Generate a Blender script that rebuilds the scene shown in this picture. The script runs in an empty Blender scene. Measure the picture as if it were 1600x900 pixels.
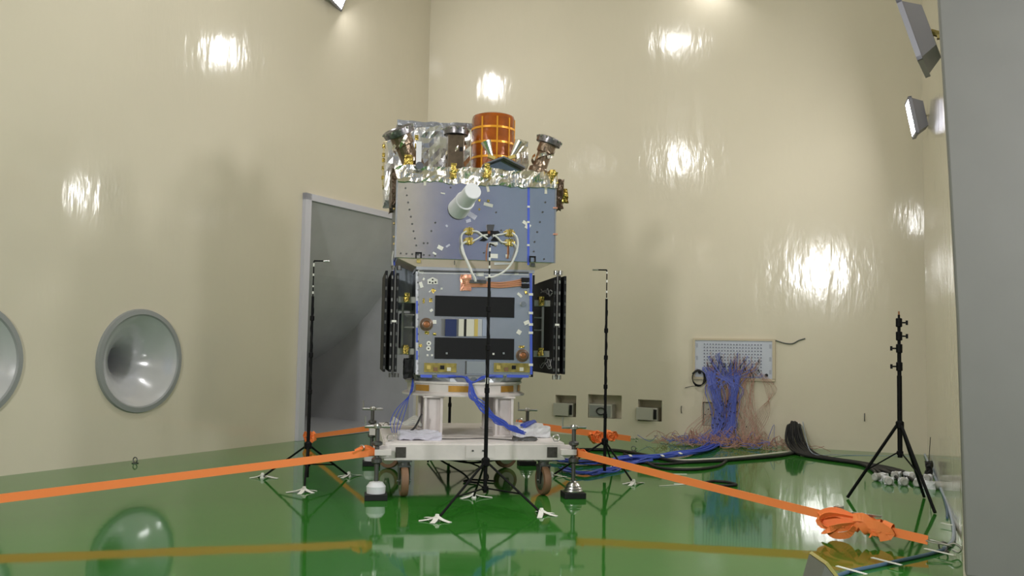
import bpy, bmesh, math, random
from mathutils import Vector, Matrix, noise
PI = math.pi
R = math.radians
random.seed(7)
SC = bpy.context.scene
COL = SC.collection

# ------------------------------------------------------------------ camera
FPX = 1450.0; EYE = 1.3
YAW, PITCH, ROLL = R(23.5), math.atan(94/1450), R(1.05)
FWD = Vector((-math.sin(YAW)*math.cos(PITCH), math.cos(YAW)*math.cos(PITCH), math.sin(PITCH)))
_r0 = Vector((math.cos(YAW), math.sin(YAW), 0)); _u0 = _r0.cross(FWD)
RGT = _r0*math.cos(ROLL) + _u0*math.sin(ROLL)
UPV = -_r0*math.sin(ROLL) + _u0*math.cos(ROLL)
EYEP = Vector((0, 0, EYE))
cam = bpy.data.cameras.new('camera'); co = bpy.data.objects.new('camera', cam); COL.objects.link(co)
cam.sensor_width = 36; cam.lens = 36*FPX/1600; cam.clip_start = 0.05; cam.clip_end = 200
m = Matrix((RGT, UPV, -FWD)).transposed().to_4x4(); m.translation = EYEP
co.matrix_world = m
SC.camera = co
SC.view_settings.view_transform = 'Standard'; SC.view_settings.look = 'None'
SC.view_settings.gamma = 1; SC.view_settings.exposure = 0.35
SC.view_settings.use_curve_mapping = False
w = bpy.data.worlds.new('world'); SC.world = w; w.use_nodes = True
w.node_tree.nodes['Background'].inputs[0].default_value = (0.5, 0.52, 0.55, 1)
w.node_tree.nodes['Background'].inputs[1].default_value = 0.02
# floodlights of the chamber and added fill lamps: position, aim, width, height, radiance
FLOODS = [
    ('right',  (0.00, 11.85, 4.12), (-8, 10.9, 2.6), .30, .42, 105),
    ('rightnear', (0.02, 8.0, 3.85), (-8, 9.0, 1.4), .5, .5, 80),
    ('left',   (-7.50, 10.86, 6.36), (-1.0, 12.6, 4.0), .50, .42, 60),
    ('back',   (-2.55, 13.30, 6.95), (-5.5, 5, 1.2), .5, .5, 40),
    ('frontleft', (-7.2, -3.75, 7.8), (-4, 10, -1), .62, .62, 70),
    ('front',  (-2.75, -3.75, 3.9), (-2.5, 12, -.5), .75, .75, 200),
    ('top', (-4.8, 6.9, 8.2), (-4.8, 7.0, 0), .8, .8, 50),  # added fill lamp, brightens the room from above
    ('frontlobby', (0.7, -3.7, 5.4), (3.4, -2.6, 3.9), .5, .5, 70),  # added lamp, brightens the lobby wall mirrored in the satellite face
    ('hall', (3.15, 4.7, 2.7), (-6, 8.6, .8), .8, .8, 60),  # added fill lamp, lifts the lower walls
    ('lobby', (1.4, 5.95, 6.4), (3.2, -.4, 3.0), .5, .5, 75),  # added lamp, lights the blue boards that the satellite reflects
]

def ray(px, py):
    return (FWD*FPX + RGT*(px-800) + UPV*(450-py)).normalized()
def G(px, py, z=0.0):
    """a place on the floor (or on the level z)"""
    d = ray(px, py); return EYEP + d*((z-EYE)/d.z)
def PY(px, py, y):
    d = ray(px, py); return EYEP + d*(y/d.y)

# ------------------------------------------------------------------ materials
MATS = {}
def mat(name, col, rough=.5, metal=0, bump=None, coat=0, emit=None, var=0, alpha=1, vscale=3, spec=None, trans=0, aniso=None):
    if name in MATS: return MATS[name]
    M = bpy.data.materials.new(name); M.use_nodes = True; MATS[name] = M
    nt = M.node_tree; b = nt.nodes['Principled BSDF']; N = nt.nodes.new; L = nt.links.new
    b.inputs['Base Color'].default_value = (*col, 1); b.inputs['Roughness'].default_value = rough
    b.inputs['Metallic'].default_value = metal
    if spec is not None: b.inputs['Specular IOR Level'].default_value = spec
    if coat: b.inputs['Coat Weight'].default_value = coat; b.inputs['Coat Roughness'].default_value = .06
    if trans: b.inputs['Transmission Weight'].default_value = trans
    if alpha < 1: b.inputs['Alpha'].default_value = alpha
    if emit: b.inputs['Emission Color'].default_value = (1, .99, .97, 1); b.inputs['Emission Strength'].default_value = emit
    tc = N('ShaderNodeTexCoord')
    if var:
        n = N('ShaderNodeTexNoise'); n.inputs['Scale'].default_value = vscale; n.inputs['Detail'].default_value = 4
        L(tc.outputs['Object'], n.inputs['Vector'])
        r = N('ShaderNodeMapRange'); r.inputs['To Min'].default_value = 1-var; r.inputs['To Max'].default_value = 1+var
        r.inputs['From Min'].default_value = .3; r.inputs['From Max'].default_value = .7
        L(n.outputs['Fac'], r.inputs['Value'])
        h = N('ShaderNodeHueSaturation'); h.inputs['Color'].default_value = (*col, 1)
        L(r.outputs[0], h.inputs['Value']); L(h.outputs[0], b.inputs['Base Color'])
    if bump:
        prev = None
        for (sc, strength, dist, *st) in bump:
            mp = N('ShaderNodeMapping'); mp.inputs['Scale'].default_value = st[0] if st else (1, 1, 1)
            L(tc.outputs['Object'], mp.inputs['Vector'])
            n = N('ShaderNodeTexNoise'); n.inputs['Scale'].default_value = sc; n.inputs['Detail'].default_value = 3
            L(mp.outputs[0], n.inputs['Vector'])
            bp = N('ShaderNodeBump'); bp.inputs['Strength'].default_value = strength; bp.inputs['Distance'].default_value = dist
            L(n.outputs['Fac'], bp.inputs['Height'])
            if prev: L(prev.outputs[0], bp.inputs['Normal'])
            prev = bp
        L(prev.outputs[0], b.inputs['Normal'])
    return M

WALL = mat('wall_paint', (.68, .62, .50), .10, var=.03, vscale=.6, bump=[(1.1, .35, .014, (1, 1, .5)), (5, .35, .012, (1, 1, .3)), (15, .3, .0035, (1, 1, .35))])
FLOORM = mat('green_epoxy', (.03, .17, .02), .055, spec=.36, var=.06, vscale=.8, bump=[(2.2, .25, .003), (.9, .2, .006)])
CEIL = mat('ceiling_paint', (.6, .55, .42), .5)
GREY = mat('grey_door_paint', (.18, .176, .168), .55, var=.03)
BLUEREFL = mat('blue_reflection_board', (.11, .14, .35), .5)  # for an added board mirrored in the satellite face
HORNG = mat('horn_grey', (.44, .445, .47), .3, bump=[(5, .2, .01)], var=.05)
HORNS = mat('horn_silver', (.55, .55, .57), .2, metal=.15, coat=.5)
HRIM = mat('horn_rim', (.28, .29, .29), .45)
LILAC = mat('pale_metal_edge', (.62, .62, .72), .35, metal=.3)
DARK = mat('dark_void', (.01, .01, .01), .9)
BLK = mat('black_satin', (.005, .005, .006), .5, spec=.12)
BLKM = mat('black_rubber', (.010, .010, .011), .55, spec=.35)
BLKP = mat('black_panel', (.009, .009, .011), .6, spec=.25)
WHT = mat('white_paint', (.68, .63, .62), .45, var=.10, vscale=5)
WHTC = mat('white_tape', (.75, .74, .70), .7)
WHTP = mat('white_enamel', (.70, .71, .75), .5)
STEEL = mat('steel', (.5, .5, .5), .28, metal=1)
DSTEEL = mat('dark_steel', (.13, .13, .13), .4, metal=.8)
ALU = mat('aluminium_face', (.60, .60, .64), .15, metal=.9, bump=[(3, .05, .01)], var=.04)
ALUL = mat('aluminium_lower', (.58, .585, .62), .24, metal=.8, bump=[(4, .08, .01)], var=.06)
ALUE = mat('aluminium_edge', (.38, .39, .42), .4, metal=.8)
SKIRT = mat('cream_skirt', (.85, .68, .60), .5)
FOIL = mat('silver_foil', (.78, .74, .66), .24, metal=1, bump=[(14, 1, .014, (1, 1, .35)), (40, .4, .006, (1, 1, .5))])
FOILS = mat('silver_foil_soft', (.80, .80, .82), .27, metal=.95, bump=[(5, .8, .03, (1, 1, .5)), (24, .3, .008)])
GOLD = mat('gold_foil', (.50, .37, .09), .25, metal=.9, bump=[(20, 1, .03)])
YEL = mat('yellow_connector', (.55, .42, .12), .45)
BRONZE = mat('bronze_foil', (.23, .17, .12), .28, metal=.75, bump=[(12, .8, .02)], var=.25, vscale=9)
KAP = mat('orange_kapton', (.27, .060, .004), .22, metal=.15, bump=[(7, .6, .02), (22, .3, .01)], var=.55, vscale=5, coat=.6)
KTAPE = mat('kapton_tape', (.85, .38, .03), .25, metal=.3)
COPPER = mat('copper', (.78, .36, .24), .28, metal=.45)
RUST = mat('nozzle_copper', (.30, .12, .05), .4, metal=.5)
BLUET = mat('blue_tape', (.07, .12, .62), .5)
BLUEC = mat('blue_cable', (.04, .08, .46), .5)
BLUEW = mat('thin_blue_wire', (.10, .13, .46), .5)
REDW = mat('pink_wire', (.40, .22, .17), .6)
ORG = mat('orange_webbing', (1.0, .27, .07), .6, bump=[(120, .2, .002)])
BRN = mat('brown_tread', (.20, .11, .06), .6)
BROWNM = mat('brown_foil', (.08, .05, .03), .35, metal=.5, bump=[(16, 1, .03)])
BAG = mat('polythene', (.62, .62, .72), .25, alpha=.85, bump=[(12, .8, .02)])
PANELM = mat('patch_panel', (.50, .53, .62), .4)
PFRAME = mat('cream_frame', (.55, .47, .34), .5)
BOXG = mat('socket_grey', (.42, .41, .35), .45)
FLAMP = mat('lamp_glass', (1, 1, 1), .5, emit=60)
LAMPB = mat('lamp_body', (.30, .30, .36), .45, metal=.4)
LAMPY = mat('lamp_bracket', (.40, .33, .12), .45, metal=.5)
GHOSE = mat('grey_hose', (.32, .38, .46), .45)
DHOSE = mat('blue_hose', (.06, .12, .20), .45)

# ------------------------------------------------------------------ mesh builder
class MB:
    def __init__(s): s.v = []; s.f = []
    def add(s, vs, fs, M=None):
        o = len(s.v)
        s.v += [tuple(M @ Vector(v)) if M else tuple(v) for v in vs]
        s.f += [tuple(i+o for i in f) for f in fs]; return s
    def box(s, c, d, rot=None):
        M = Matrix.Translation(c) @ (rot.to_4x4() if rot else Matrix.Identity(4))
        x, y, z = d[0]/2, d[1]/2, d[2]/2
        vs = [(a*x, b*y, e*z) for a in (-1, 1) for b in (-1, 1) for e in (-1, 1)]
        return s.add(vs, [(0, 1, 3, 2), (4, 6, 7, 5), (0, 4, 5, 1), (2, 3, 7, 6), (0, 2, 6, 4), (1, 5, 7, 3)], M)
    def bb(s, x0, x1, y0, y1, z0, z1):
        return s.box(((x0+x1)/2, (y0+y1)/2, (z0+z1)/2), (x1-x0, y1-y0, z1-z0))
    def lathe(s, prof, p0=(0, 0, 0), axis=(0, 0, 1), n=24, cap=True):
        q = Vector(axis).normalized().to_track_quat('Z', 'Y').to_matrix().to_4x4()
        M = Matrix.Translation(p0) @ q; vs = []; fs = []
        for (r, z) in prof:
            for k in range(n):
                a = 2*PI*k/n; vs.append((r*math.cos(a), r*math.sin(a), z))
        for i in range(len(prof)-1):
            for k in range(n):
                fs.append((i*n+k, i*n+(k+1) % n, (i+1)*n+(k+1) % n, (i+1)*n+k))
        if cap: fs.append(tuple(range(n-1, -1, -1))); fs.append(tuple(range((len(prof)-1)*n, len(prof)*n)))
        return s.add(vs, fs, M)
    def cyl(s, a, b, r, r2=None, n=12):
        a = Vector(a); b = Vector(b)
        return s.lathe([(r, 0), (r if r2 is None else r2, (b-a).length)], a, b-a, n)
    def sph(s, c, r, n=10, sq=(1, 1, 1)):
        vs = []; fs = []; h = n//2+1
        for i in range(h+1):
            t = PI*i/h
            for k in range(n):
                a = 2*PI*k/n; vs.append((c[0]+r*sq[0]*math.sin(t)*math.cos(a), c[1]+r*sq[1]*math.sin(t)*math.sin(a), c[2]+r*sq[2]*math.cos(t)))
        for i in range(h):
            for k in range(n): fs.append((i*n+k, (i+1)*n+k, (i+1)*n+(k+1) % n, i*n+(k+1) % n))
        return s.add(vs, fs)
    def tube(s, pts, r, n=6, smooth=4, closed=False):
        P = spline(pts, smooth) if smooth > 1 else [Vector(p) for p in pts]
        vs = []; fs = []; N = len(P); up = Vector((0, 0, 1))
        prev = None
        for i, p in enumerate(P):
            t = (P[min(i+1, N-1)]-P[max(i-1, 0)])
            if t.length < 1e-7: t = Vector((0, 0, 1))
            t.normalize()
            if prev is None: a = t.cross(up if abs(t.z) < .9 else Vector((1, 0, 0))).normalized()
            else:
                a = prev - t*prev.dot(t)
                a = a.normalized() if a.length > 1e-6 else t.orthogonal().normalized()
            prev = a; b = t.cross(a)
            for k in range(n):
                g = 2*PI*k/n; vs.append(tuple(p+a*r*math.cos(g)+b*r*math.sin(g)))
        for i in range(N-1):
            for k in range(n): fs.append((i*n+k, i*n+(k+1) % n, (i+1)*n+(k+1) % n, (i+1)*n+k))
        fs.append(tuple(range(n-1, -1, -1))); fs.append(tuple(range((N-1)*n, N*n)))
        return s.add(vs, fs)
    def ribbon(s, pts, wid, th=.004, wdir=(0, 0, 1), smooth=5):
        P = spline(pts, smooth) if smooth > 1 else [Vector(p) for p in pts]
        vs = []; fs = []; N = len(P)
        for i, p in enumerate(P):
            t = (P[min(i+1, N-1)]-P[max(i-1, 0)]).normalized()
            wd = Vector(wdir(i/(N-1)) if callable(wdir) else wdir); wd = (wd-t*wd.dot(t)).normalized()
            nn = t.cross(wd)
            for a, b in ((-1, -1), (1, -1), (1, 1), (-1, 1)):
                vs.append(tuple(p+wd*wid/2*a+nn*th/2*b))
        for i in range(N-1):
            for k in range(4): fs.append((i*4+k, i*4+(k+1) % 4, (i+1)*4+(k+1) % 4, (i+1)*4+k))
        fs.append((3, 2, 1, 0)); o = (N-1)*4; fs.append((o, o+1, o+2, o+3))
        return s.add(vs, fs)
    def prism(s, poly, M, h):
        """poly in xy, extruded by h along z, placed with M"""
        n = len(poly)
        vs = [(x, y, 0) for x, y in poly]+[(x, y, h) for x, y in poly]
        fs = [tuple(range(n-1, -1, -1)), tuple(range(n, 2*n))]+[(i, (i+1) % n, n+(i+1) % n, n+i) for i in range(n)]
        return s.add(vs, fs, M)
    def crumple(s, x0, x1, y0, y1, z0, z1, div=(10, 6, 6), amp=.02, freq=6, seed=0):
        bm = bmesh.new()
        nx, ny, nz = div; idx = {}
        def V(i, j, k):
            if (i, j, k) not in idx:
                p = Vector((x0+(x1-x0)*i/nx, y0+(y1-y0)*j/ny, z0+(z1-z0)*k/nz))
                q = p*freq+Vector((seed*7.3, seed*3.1, 1.7))
                idx[(i, j, k)] = bm.verts.new(p+noise.noise_vector(q)*amp+noise.noise_vector(q*3.1)*amp*.5)
            return idx[(i, j, k)]
        for i in range(nx):
            for j in range(ny):
                for k in (0, nz): bm.faces.new((V(i, j, k), V(i+1, j, k), V(i+1, j+1, k), V(i, j+1, k)))
        for i in range(nx):
            for k in range(nz):
                for j in (0, ny): bm.faces.new((V(i, j, k), V(i+1, j, k), V(i+1, j, k+1), V(i, j, k+1)))
        for j in range(ny):
            for k in range(nz):
                for i in (0, nx): bm.faces.new((V(i, j, k), V(i, j+1, k), V(i, j+1, k+1), V(i, j, k+1)))
        bmesh.ops.recalc_face_normals(bm, faces=bm.faces)
        bm.verts.index_update()
        s.add([tuple(v.co) for v in bm.verts], [tuple(v.index for v in f.verts) for f in bm.faces]); bm.free(); return s
    def build(s, name, m, parent=None, smooth=False, bevel=0, **kw):
        me = bpy.data.meshes.new(name); me.from_pydata(s.v, [], s.f); me.update()
        bm = bmesh.new(); bm.from_mesh(me); bmesh.ops.recalc_face_normals(bm, faces=bm.faces)
        if smooth:
            for f in bm.faces: f.smooth = True
            for e in bm.edges:
                if len(e.link_faces) == 2 and e.calc_face_angle(0) > R(38): e.smooth = False
        bm.to_mesh(me); bm.free()
        me.materials.append(m if not isinstance(m, str) else MATS[m])
        o = bpy.data.objects.new(name, me); COL.objects.link(o)
        if parent: o.parent = parent
        if bevel:
            b = o.modifiers.new('bevel', 'BEVEL'); b.width = bevel; b.segments = 2; b.limit_method = 'ANGLE'
        for k, v in kw.items(): o[k] = v
        return o

def spline(pts, k=4):
    P = [Vector(p) for p in pts]
    if len(P) < 3: return P
    out = []
    for i in range(len(P)-1):
        a = P[max(i-1, 0)]; b = P[i]; c = P[i+1]; d = P[min(i+2, len(P)-1)]
        for j in range(k):
            t = j/k
            out.append(.5*((2*b)+(c-a)*t+(2*a-5*b+4*c-d)*t*t+(3*b-a-3*c+d)*t**3))
    out.append(P[-1]); return out

def thing(name, label, cat, loc=(0, 0, 0), rz=0, group=None):
    o = bpy.data.objects.new(name, None); COL.objects.link(o); o.empty_display_size = .1
    o.location = loc; o.rotation_euler = (0, 0, rz); o['label'] = label; o['category'] = cat
    if group: o['group'] = group
    return o
def tag(o, label, cat, group=None, kind=None):
    o['label'] = label; o['category'] = cat
    if group: o['group'] = group
    if kind: o['kind'] = kind
    return o
def struct(o): o['kind'] = 'structure'; return o
def copy_tree(o, parent=None, loc=None, rz=None, label=None):
    c = o.copy(); COL.objects.link(c); c.parent = parent
    if loc is not None: c.location = loc
    if rz is not None: c.rotation_euler = (0, 0, rz)
    if label: c['label'] = label
    for ch in list(o.children): copy_tree(ch, c)
    return c

# ------------------------------------------------------------------ room
YB = 13.47; YF = -4.0; ZC = 8.6
LA = Vector((-7.97, 6.19, 0)); LB = Vector((-7.45, YB, 0))
LD = (LB-LA).normalized(); LN = Vector((LD.y, -LD.x, 0))          # along the left wall, and into the room
def lw(y):                                                         # point of the left wall's foot at a given y
    return LA + (LB-LA)*((y-LA.y)/(LB.y-LA.y))
def xr(y): return .10 + (13.44-y)*(.17/7.2) + .04                  # right wall

def holed(name, P0, ux, uy, outer, holes, m):
    bm = bmesh.new(); edges = []
    for loop in [outer]+holes:
        vs = [bm.verts.new(P0+ux*a+uy*b) for a, b in loop]
        for i in range(len(vs)): edges.append(bm.edges.new((vs[i], vs[(i+1) % len(vs)])))
    bmesh.ops.triangle_fill(bm, use_beauty=True, edges=edges)
    bmesh.ops.recalc_face_normals(bm, faces=bm.faces)
    me = bpy.data.meshes.new(name); bm.to_mesh(me); bm.free(); me.materials.append(m)
    o = bpy.data.objects.new(name, me); COL.objects.link(o); return struct(o)
Z = Vector((0, 0, 1))
struct(MB().bb(-9.5, 3.6, YF-.3, YB+.3, -.2, 0).build('floor', FLOORM))
struct(MB().bb(-9.5, 3.6, YF-.3, YB+.3, ZC, ZC+.2).build('ceiling', CEIL))

# left wall with the mouths of the horns
PF = lw(YF)
def sl(y): return (lw(y)-PF).length
def circ(s, z, r, n=40): return [(s+r*math.cos(2*PI*i/n), z+r*math.sin(2*PI*i/n)) for i in range(n)]
HY0, HY1, HZ = 10.42, 13.20, 3.35
S0, S1 = sl(HY0), sl(HY1)
horn_y = [7.80, 5.83]; HR = .565; HCZ = 1.085
holed('wall_left', PF, LD, Z, [(0, 0), (S0, 0), (S0, HZ), (S1, HZ), (S1, 0), (sl(YB), 0), (sl(YB), ZC), (0, ZC)],
      [circ(sl(y), HCZ, HR) for y in horn_y], WALL)
# back wall with its niches and the patch-panel opening
def px_rect(x0, y0, x1, y1):
    a = PY(x0, y0, YB); b = PY(x1, y1, YB); return a.x, b.x, b.z, a.z
niches = [(868, 617, 900, 652), (919, 616, 971, 655), (997, 624, 1034, 659), (1098, 628, 1140, 667)]
NR = [px_rect(*n) for n in niches]
XL0 = LB.x
holed('wall_back', Vector((0, YB, 0)), Vector((1, 0, 0)), Z, [(XL0, 0), (3.5, 0), (3.5, ZC), (XL0, ZC)],
      [[(a, c), (b, c), (b, d), (a, d)] for a, b, c, d in NR], WALL)
for i, (a, b, c, d) in enumerate(NR):
    n = MB(); D = .22
    n.add([(a, YB, c), (b, YB, c), (b, YB, d), (a, YB, d), (a, YB+D, c), (b, YB+D, c), (b, YB+D, d), (a, YB+D, d)],
          [(4, 5, 6, 7), (0, 1, 5, 4), (1, 2, 6, 5), (2, 3, 7, 6), (3, 0, 4, 7)])
    struct(n.build('trim_%d' % (i+2), WALL))
# right wall (ends at the doorway) and the grey door leaf
YD = 6.2
w_ = MB(); w_.add([(xr(YB), YB, 0), (xr(YD), YD, 0), (xr(YD)-.04, YD, ZC), (xr(YB)-.04, YB, ZC),
                   (xr(YB)+.3, YB, 0), (xr(YD)+.3, YD, 0), (xr(YD)+.3, YD, ZC), (xr(YB)+.3, YB, ZC)],
                  [(0, 1, 2, 3), (4, 7, 6, 5), (0, 4, 5, 1), (2, 6, 7, 3), (1, 5, 6, 2), (0, 3, 7, 4)])
struct(w_.build('wall_right', WALL))
d_ = MB()
ed = [(PY(1508, 880, 6.12).x, 0.03), (PY(1495, 500, 6.12).x, PY(1495, 500, 6.12).z), (PY(1481, 250, 6.12).x, PY(1481, 250, 6.12).z),
      (PY(1465, 0, 6.12).x, PY(1465, 0, 6.12).z), (PY(1455, -150, 6.12).x, PY(1455, -150, 6.12).z)]
poly = ed+[(3.4, ed[-1][1]), (3.4, .03)]
d_.prism(poly, Matrix(((1, 0, 0, 0), (0, 0, -1, 6.19), (0, 1, 0, 0), (0, 0, 0, 1))), .13)
struct(d_.build('door_1', GREY, bevel=.012))
struct(MB().bb(.25, 3.5, 6.2, 6.35, 0, ZC).build('wall_lobby_back', WALL))
struct(MB().bb(3.4, 3.6, YF, 6.4, 0, ZC).build('wall_lobby', WALL))
struct(MB().bb(3.3, 3.39, -2.3, -.2, 0, 6.5).build('reflection_board_violet', BLUEREFL))  # added unseen board, gives the satellite face its violet-blue reflection
struct(MB().bb(3.3, 3.39, -.16, 5.6, 0, 6.5).build('reflection_board_steel', mat('steel_blue_reflection_board', (.15, .24, .40), .5)))  # second added board, turns the right of that reflection steel blue
struct(MB().bb(-9.5, 3.6, YF-.2, YF, 0, ZC).build('wall_front', WALL))

# ------------------------------------------------------------------ horns
def WLp(y, depth, z):                                              # left wall frame: behind the wall by depth
    return lw(y) - LN*depth + Vector((0, 0, z))
def round_horn(y, label):
    t = thing('round_horn', label, 'acoustic horn', lw(y)+Vector((0, 0, 0)))
    c = Vector((0, 0, HCZ))
    prof = [(.50, -.02), (.455, .02), (.40, .06), (.335, .12), (.275, .18), (.22, .25), (.175, .32), (.14, .40), (.115, .50), (.095, .63), (.078, .82), (.068, 1.1), (.06, 1.5)]
    prof = [(p.x, p.y) for p in spline([(a, b, 0) for a, b in prof], 3)]
    h = MB().lathe(prof, c, -LN, 56, cap=False)
    o = h.build('horn_bell', HORNS, t, smooth=True)
    MB().lathe([(.06, 1.5), (.001, 1.501)], c, -LN, 20, cap=False).build('throat', DARK, t)
    MB().lathe([(.50, -.02), (.515, -.035), (.565, -.03), (.575, .0), (.575, .04), (.50, .04), (.50, -.02)], c, -LN, 56, cap=False).build('rim', HRIM, t, smooth=True)
    return t
round_horn(horn_y[0], 'round grey flared horn in the left wall, seen whole')
round_horn(horn_y[1], 'round grey horn in the left wall, cut by the left edge of the picture')

t = thing('rectangular_horn', 'large rectangular grey horn mouth in the left wall, behind the satellite', 'acoustic horn', lw(HY0))
def hp(y, depth, z): return WLp(y, depth, z)-lw(HY0)
prof = [(0, 3.30), (.25, 2.78), (.5, 2.33), (.8, 1.95), (1.05, 1.71), (1.45, 1.38), (1.85, 1.13), (2.5, .86), (3.3, .68)]
prof = [(p.x, p.y) for p in spline([(a, b, 0) for a, b in prof], 4)]
flo = lambda dp: .005+.035*dp
def side(dp): return 0.32*dp
top = MB(); far = MB(); near = MB(); bot = MB()
for i in range(len(prof)-1):
    (a, za), (b, zb) = prof[i], prof[i+1]
    q = [hp(HY1, a, za), hp(HY1, b, zb), hp(HY0+side(b), b, zb), hp(HY0+side(a), a, za)]
    top.add([tuple(x) for x in q], [(0, 1, 2, 3)])
    far.add([tuple(x) for x in (hp(HY1, a, za), hp(HY1, b, zb), hp(HY1, b, flo(b)), hp(HY1, a, flo(a)))], [(0, 1, 2, 3)])
    near.add([tuple(x) for x in (hp(HY0+side(a), a, za), hp(HY0+side(b), b, zb), hp(HY0+side(b), b, flo(b)), hp(HY0+side(a), a, flo(a)))], [(0, 1, 2, 3)])
    bot.add([tuple(x) for x in (hp(HY1, a, flo(a)), hp(HY1, b, flo(b)), hp(HY0+side(b), b, flo(b)), hp(HY0+side(a), a, flo(a)))], [(0, 1, 2, 3)])
top.build('upper_flare', HORNG, t, smooth=True)
far.build('side_wall', HORNG, t); near.build('side_wall', HORNG, t); bot.build('horn_floor', HORNG, t)
e = prof[-1]
MB().add([tuple(x) for x in (hp(HY1, e[0], e[1]), hp(HY0+side(e[0]), e[0], e[1]), hp(HY0+side(e[0]), e[0], 0), hp(HY1, e[0], 0))], [(0, 1, 2, 3)]).build('throat', DARK, t)
fr = MB()
def wallbox(B, y0, y1, z0, z1, d0, d1, off):
    p = [WLp(y, d, z)-off for y in (y0, y1) for d in (d0, d1) for z in (z0, z1)]
    B.add([tuple(x) for x in p], [(0, 1, 3, 2), (4, 6, 7, 5), (0, 4, 5, 1), (2, 3, 7, 6), (0, 2, 6, 4), (1, 5, 7, 3)])
o0 = lw(HY0)
wallbox(fr, HY0-.02, HY0+.10, 0.002, HZ+.02, -.06, .02, o0); wallbox(fr, HY1-.05, HY1+.03, 0.002, HZ+.02, -.06, .02, o0)
wallbox(fr, HY0-.02, HY1+.03, HZ-.07, HZ+.02, -.06, .02, o0)
fr.build('mouth_frame', LILAC, t)

# ------------------------------------------------------------------ floodlights and added fill lamps
def floodlight(i, spec):
    nm, loc, aim, wd, ht, rad = spec
    loc = Vector(loc); d = (Vector(aim)-loc).normalized()
    lab = {'right': 'floodlight on the right wall near the back corner', 'rightnear': 'floodlight on the right wall near the grey door',
           'left': 'floodlight high on the left wall above the rectangular horn', 'back': 'floodlight high on the back wall',
           'frontleft': 'big floodlight high behind the camera, at left', 'front': 'lowest floodlight on the wall behind the camera',
           'top': 'added fill light under the ceiling, pointing straight down', 'frontlobby': 'added fill light behind the camera, aimed at the lobby wall', 'hall': 'large added fill light on the side wall of the lobby, outside the doorway', 'lobby': 'added fill light above the doorway, facing the blue reflection boards'}[nm]
    t = thing('floodlight', lab, 'floodlight', loc)
    q = d.to_track_quat('-Y', 'Z').to_matrix()                       # local -Y looks at the aim
    B = MB(); M4 = q.to_4x4()
    w2, h2 = wd/2, ht/2
    B.add([(-w2, 0, -h2), (w2, 0, -h2), (w2, 0, h2), (-w2, 0, h2), (-w2*.7, .13, -h2*.7), (w2*.7, .13, -h2*.7), (w2*.7, .13, h2*.7), (-w2*.7, .13, h2*.7)],
          [(0, 1, 5, 4), (1, 2, 6, 5), (2, 3, 7, 6), (3, 0, 4, 7), (4, 5, 6, 7)], M4)
    B.build('housing', LAMPB, t)
    gm = mat('lamp_glass_'+nm, (1, 1, 1), .5, emit=rad)
    MB().add([(-w2*.94, -.004, -h2*.94), (w2*.94, -.004, -h2*.94), (w2*.94, -.004, h2*.94), (-w2*.94, -.004, h2*.94)], [(0, 1, 2, 3)], M4).build('lamp_glass', gm, t)
    bz = MB()
    for sx in (-1, 1): bz.box((sx*w2, -.01, 0), (.03, .04, ht+.03))
    for sz in (-1, 1): bz.box((0, -.01, sz*h2), (wd+.03, .04, .03))
    bz.v = [tuple(M4 @ Vector(v)) for v in bz.v]; bz.build('bezel', LAMPB, t)
    wallp = {'r': Vector((xr(loc.y)-.04, loc.y, loc.z)), 'l': lw(loc.y)+Vector((0, 0, loc.z)), 'b': Vector((loc.x, YB, loc.z)), 'f': Vector((loc.x, YF, loc.z)), 't': Vector((loc.x, loc.y, ZC)), 'h': Vector((3.29, loc.y, loc.z)), 'o': Vector((loc.x, 6.2, loc.z))}['o' if nm == 'lobby' else nm[0]]
    wallp = wallp-loc
    br = MB(); back = q @ Vector((0, .12, 0))
    br.tube([back, back*.5+wallp*.5, wallp], .025, smooth=1)
    br.box(wallp*.90, (.05, .05, .05))
    br.build('bracket', LAMPY, t)
for i, s in enumerate(FLOODS): floodlight(i, s)

# ------------------------------------------------------------------ trolley and satellite frame
PHI = R(33); O = Vector((-4.11, 8.29, 0))
UU = Vector((math.cos(PHI), math.sin(PHI), 0)); VV = Vector((-math.sin(PHI), math.cos(PHI), 0))
def W(a, b, z=0): return O+UU*a+VV*b+Vector((0, 0, z))
def S(px, py, v):
    """where the line of sight meets the craft's own plane at depth v: local (u, v, z)"""
    d = ray(px, py); k = ((O-EYEP).dot(VV)+v)/d.dot(VV); P = EYEP+d*k
    return Vector(((P-O).dot(UU), v, P.z))

T = thing('transport_trolley', 'white painted steel trolley on four castors carrying the satellite', 'trolley', O, PHI)
D = MB()
# frame of beams with a decked top
D.bb(-.80, .80, -1.06, -.90, .315, .455); D.bb(-.80, .80, .90, 1.06, .315, .455)
D.bb(-.80, -.64, -.90, .90, .315, .455); D.bb(.64, .80, -.90, .90, .315, .455)
D.bb(-.64, .64, -.42, -.28, .33, .45); D.bb(-.64, .64, .28, .42, .33, .45)
D.build('frame', WHT, T, bevel=.006)
MB().bb(-.79, .79, -1.05, 1.05, .455, .468).build('deck_plate', WHT, T)
for sx, sy in ((-1, -1), (1, -1), (-1, 1), (1, 1)):
    b = MB(); b.box((sx*.82, sy*1.03, .39), (.12, .10, .11), Matrix.Rotation(sx*sy*R(20), 3, 'Z')); b.build('corner_bracket', WHT, T, bevel=.005)
for x in (-.655, .68):
    b = MB(); b.bb(x-.045, x+.045, -1.066, -1.058, .34, .43); b.build('tube_end', mat('square_end', (.055, .05, .045), .8, var=.3, vscale=40), T)
b = MB(); b.bb(-.09, .16, -1.068, -1.058, .335, .445); b.build('name_plate', WHT, T)
b = MB()
for x in (-.03, .06): MB().cyl((x, -1.069, .40), (x, -1.078, .40), .008).build('bolt', DSTEEL, T)
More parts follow.
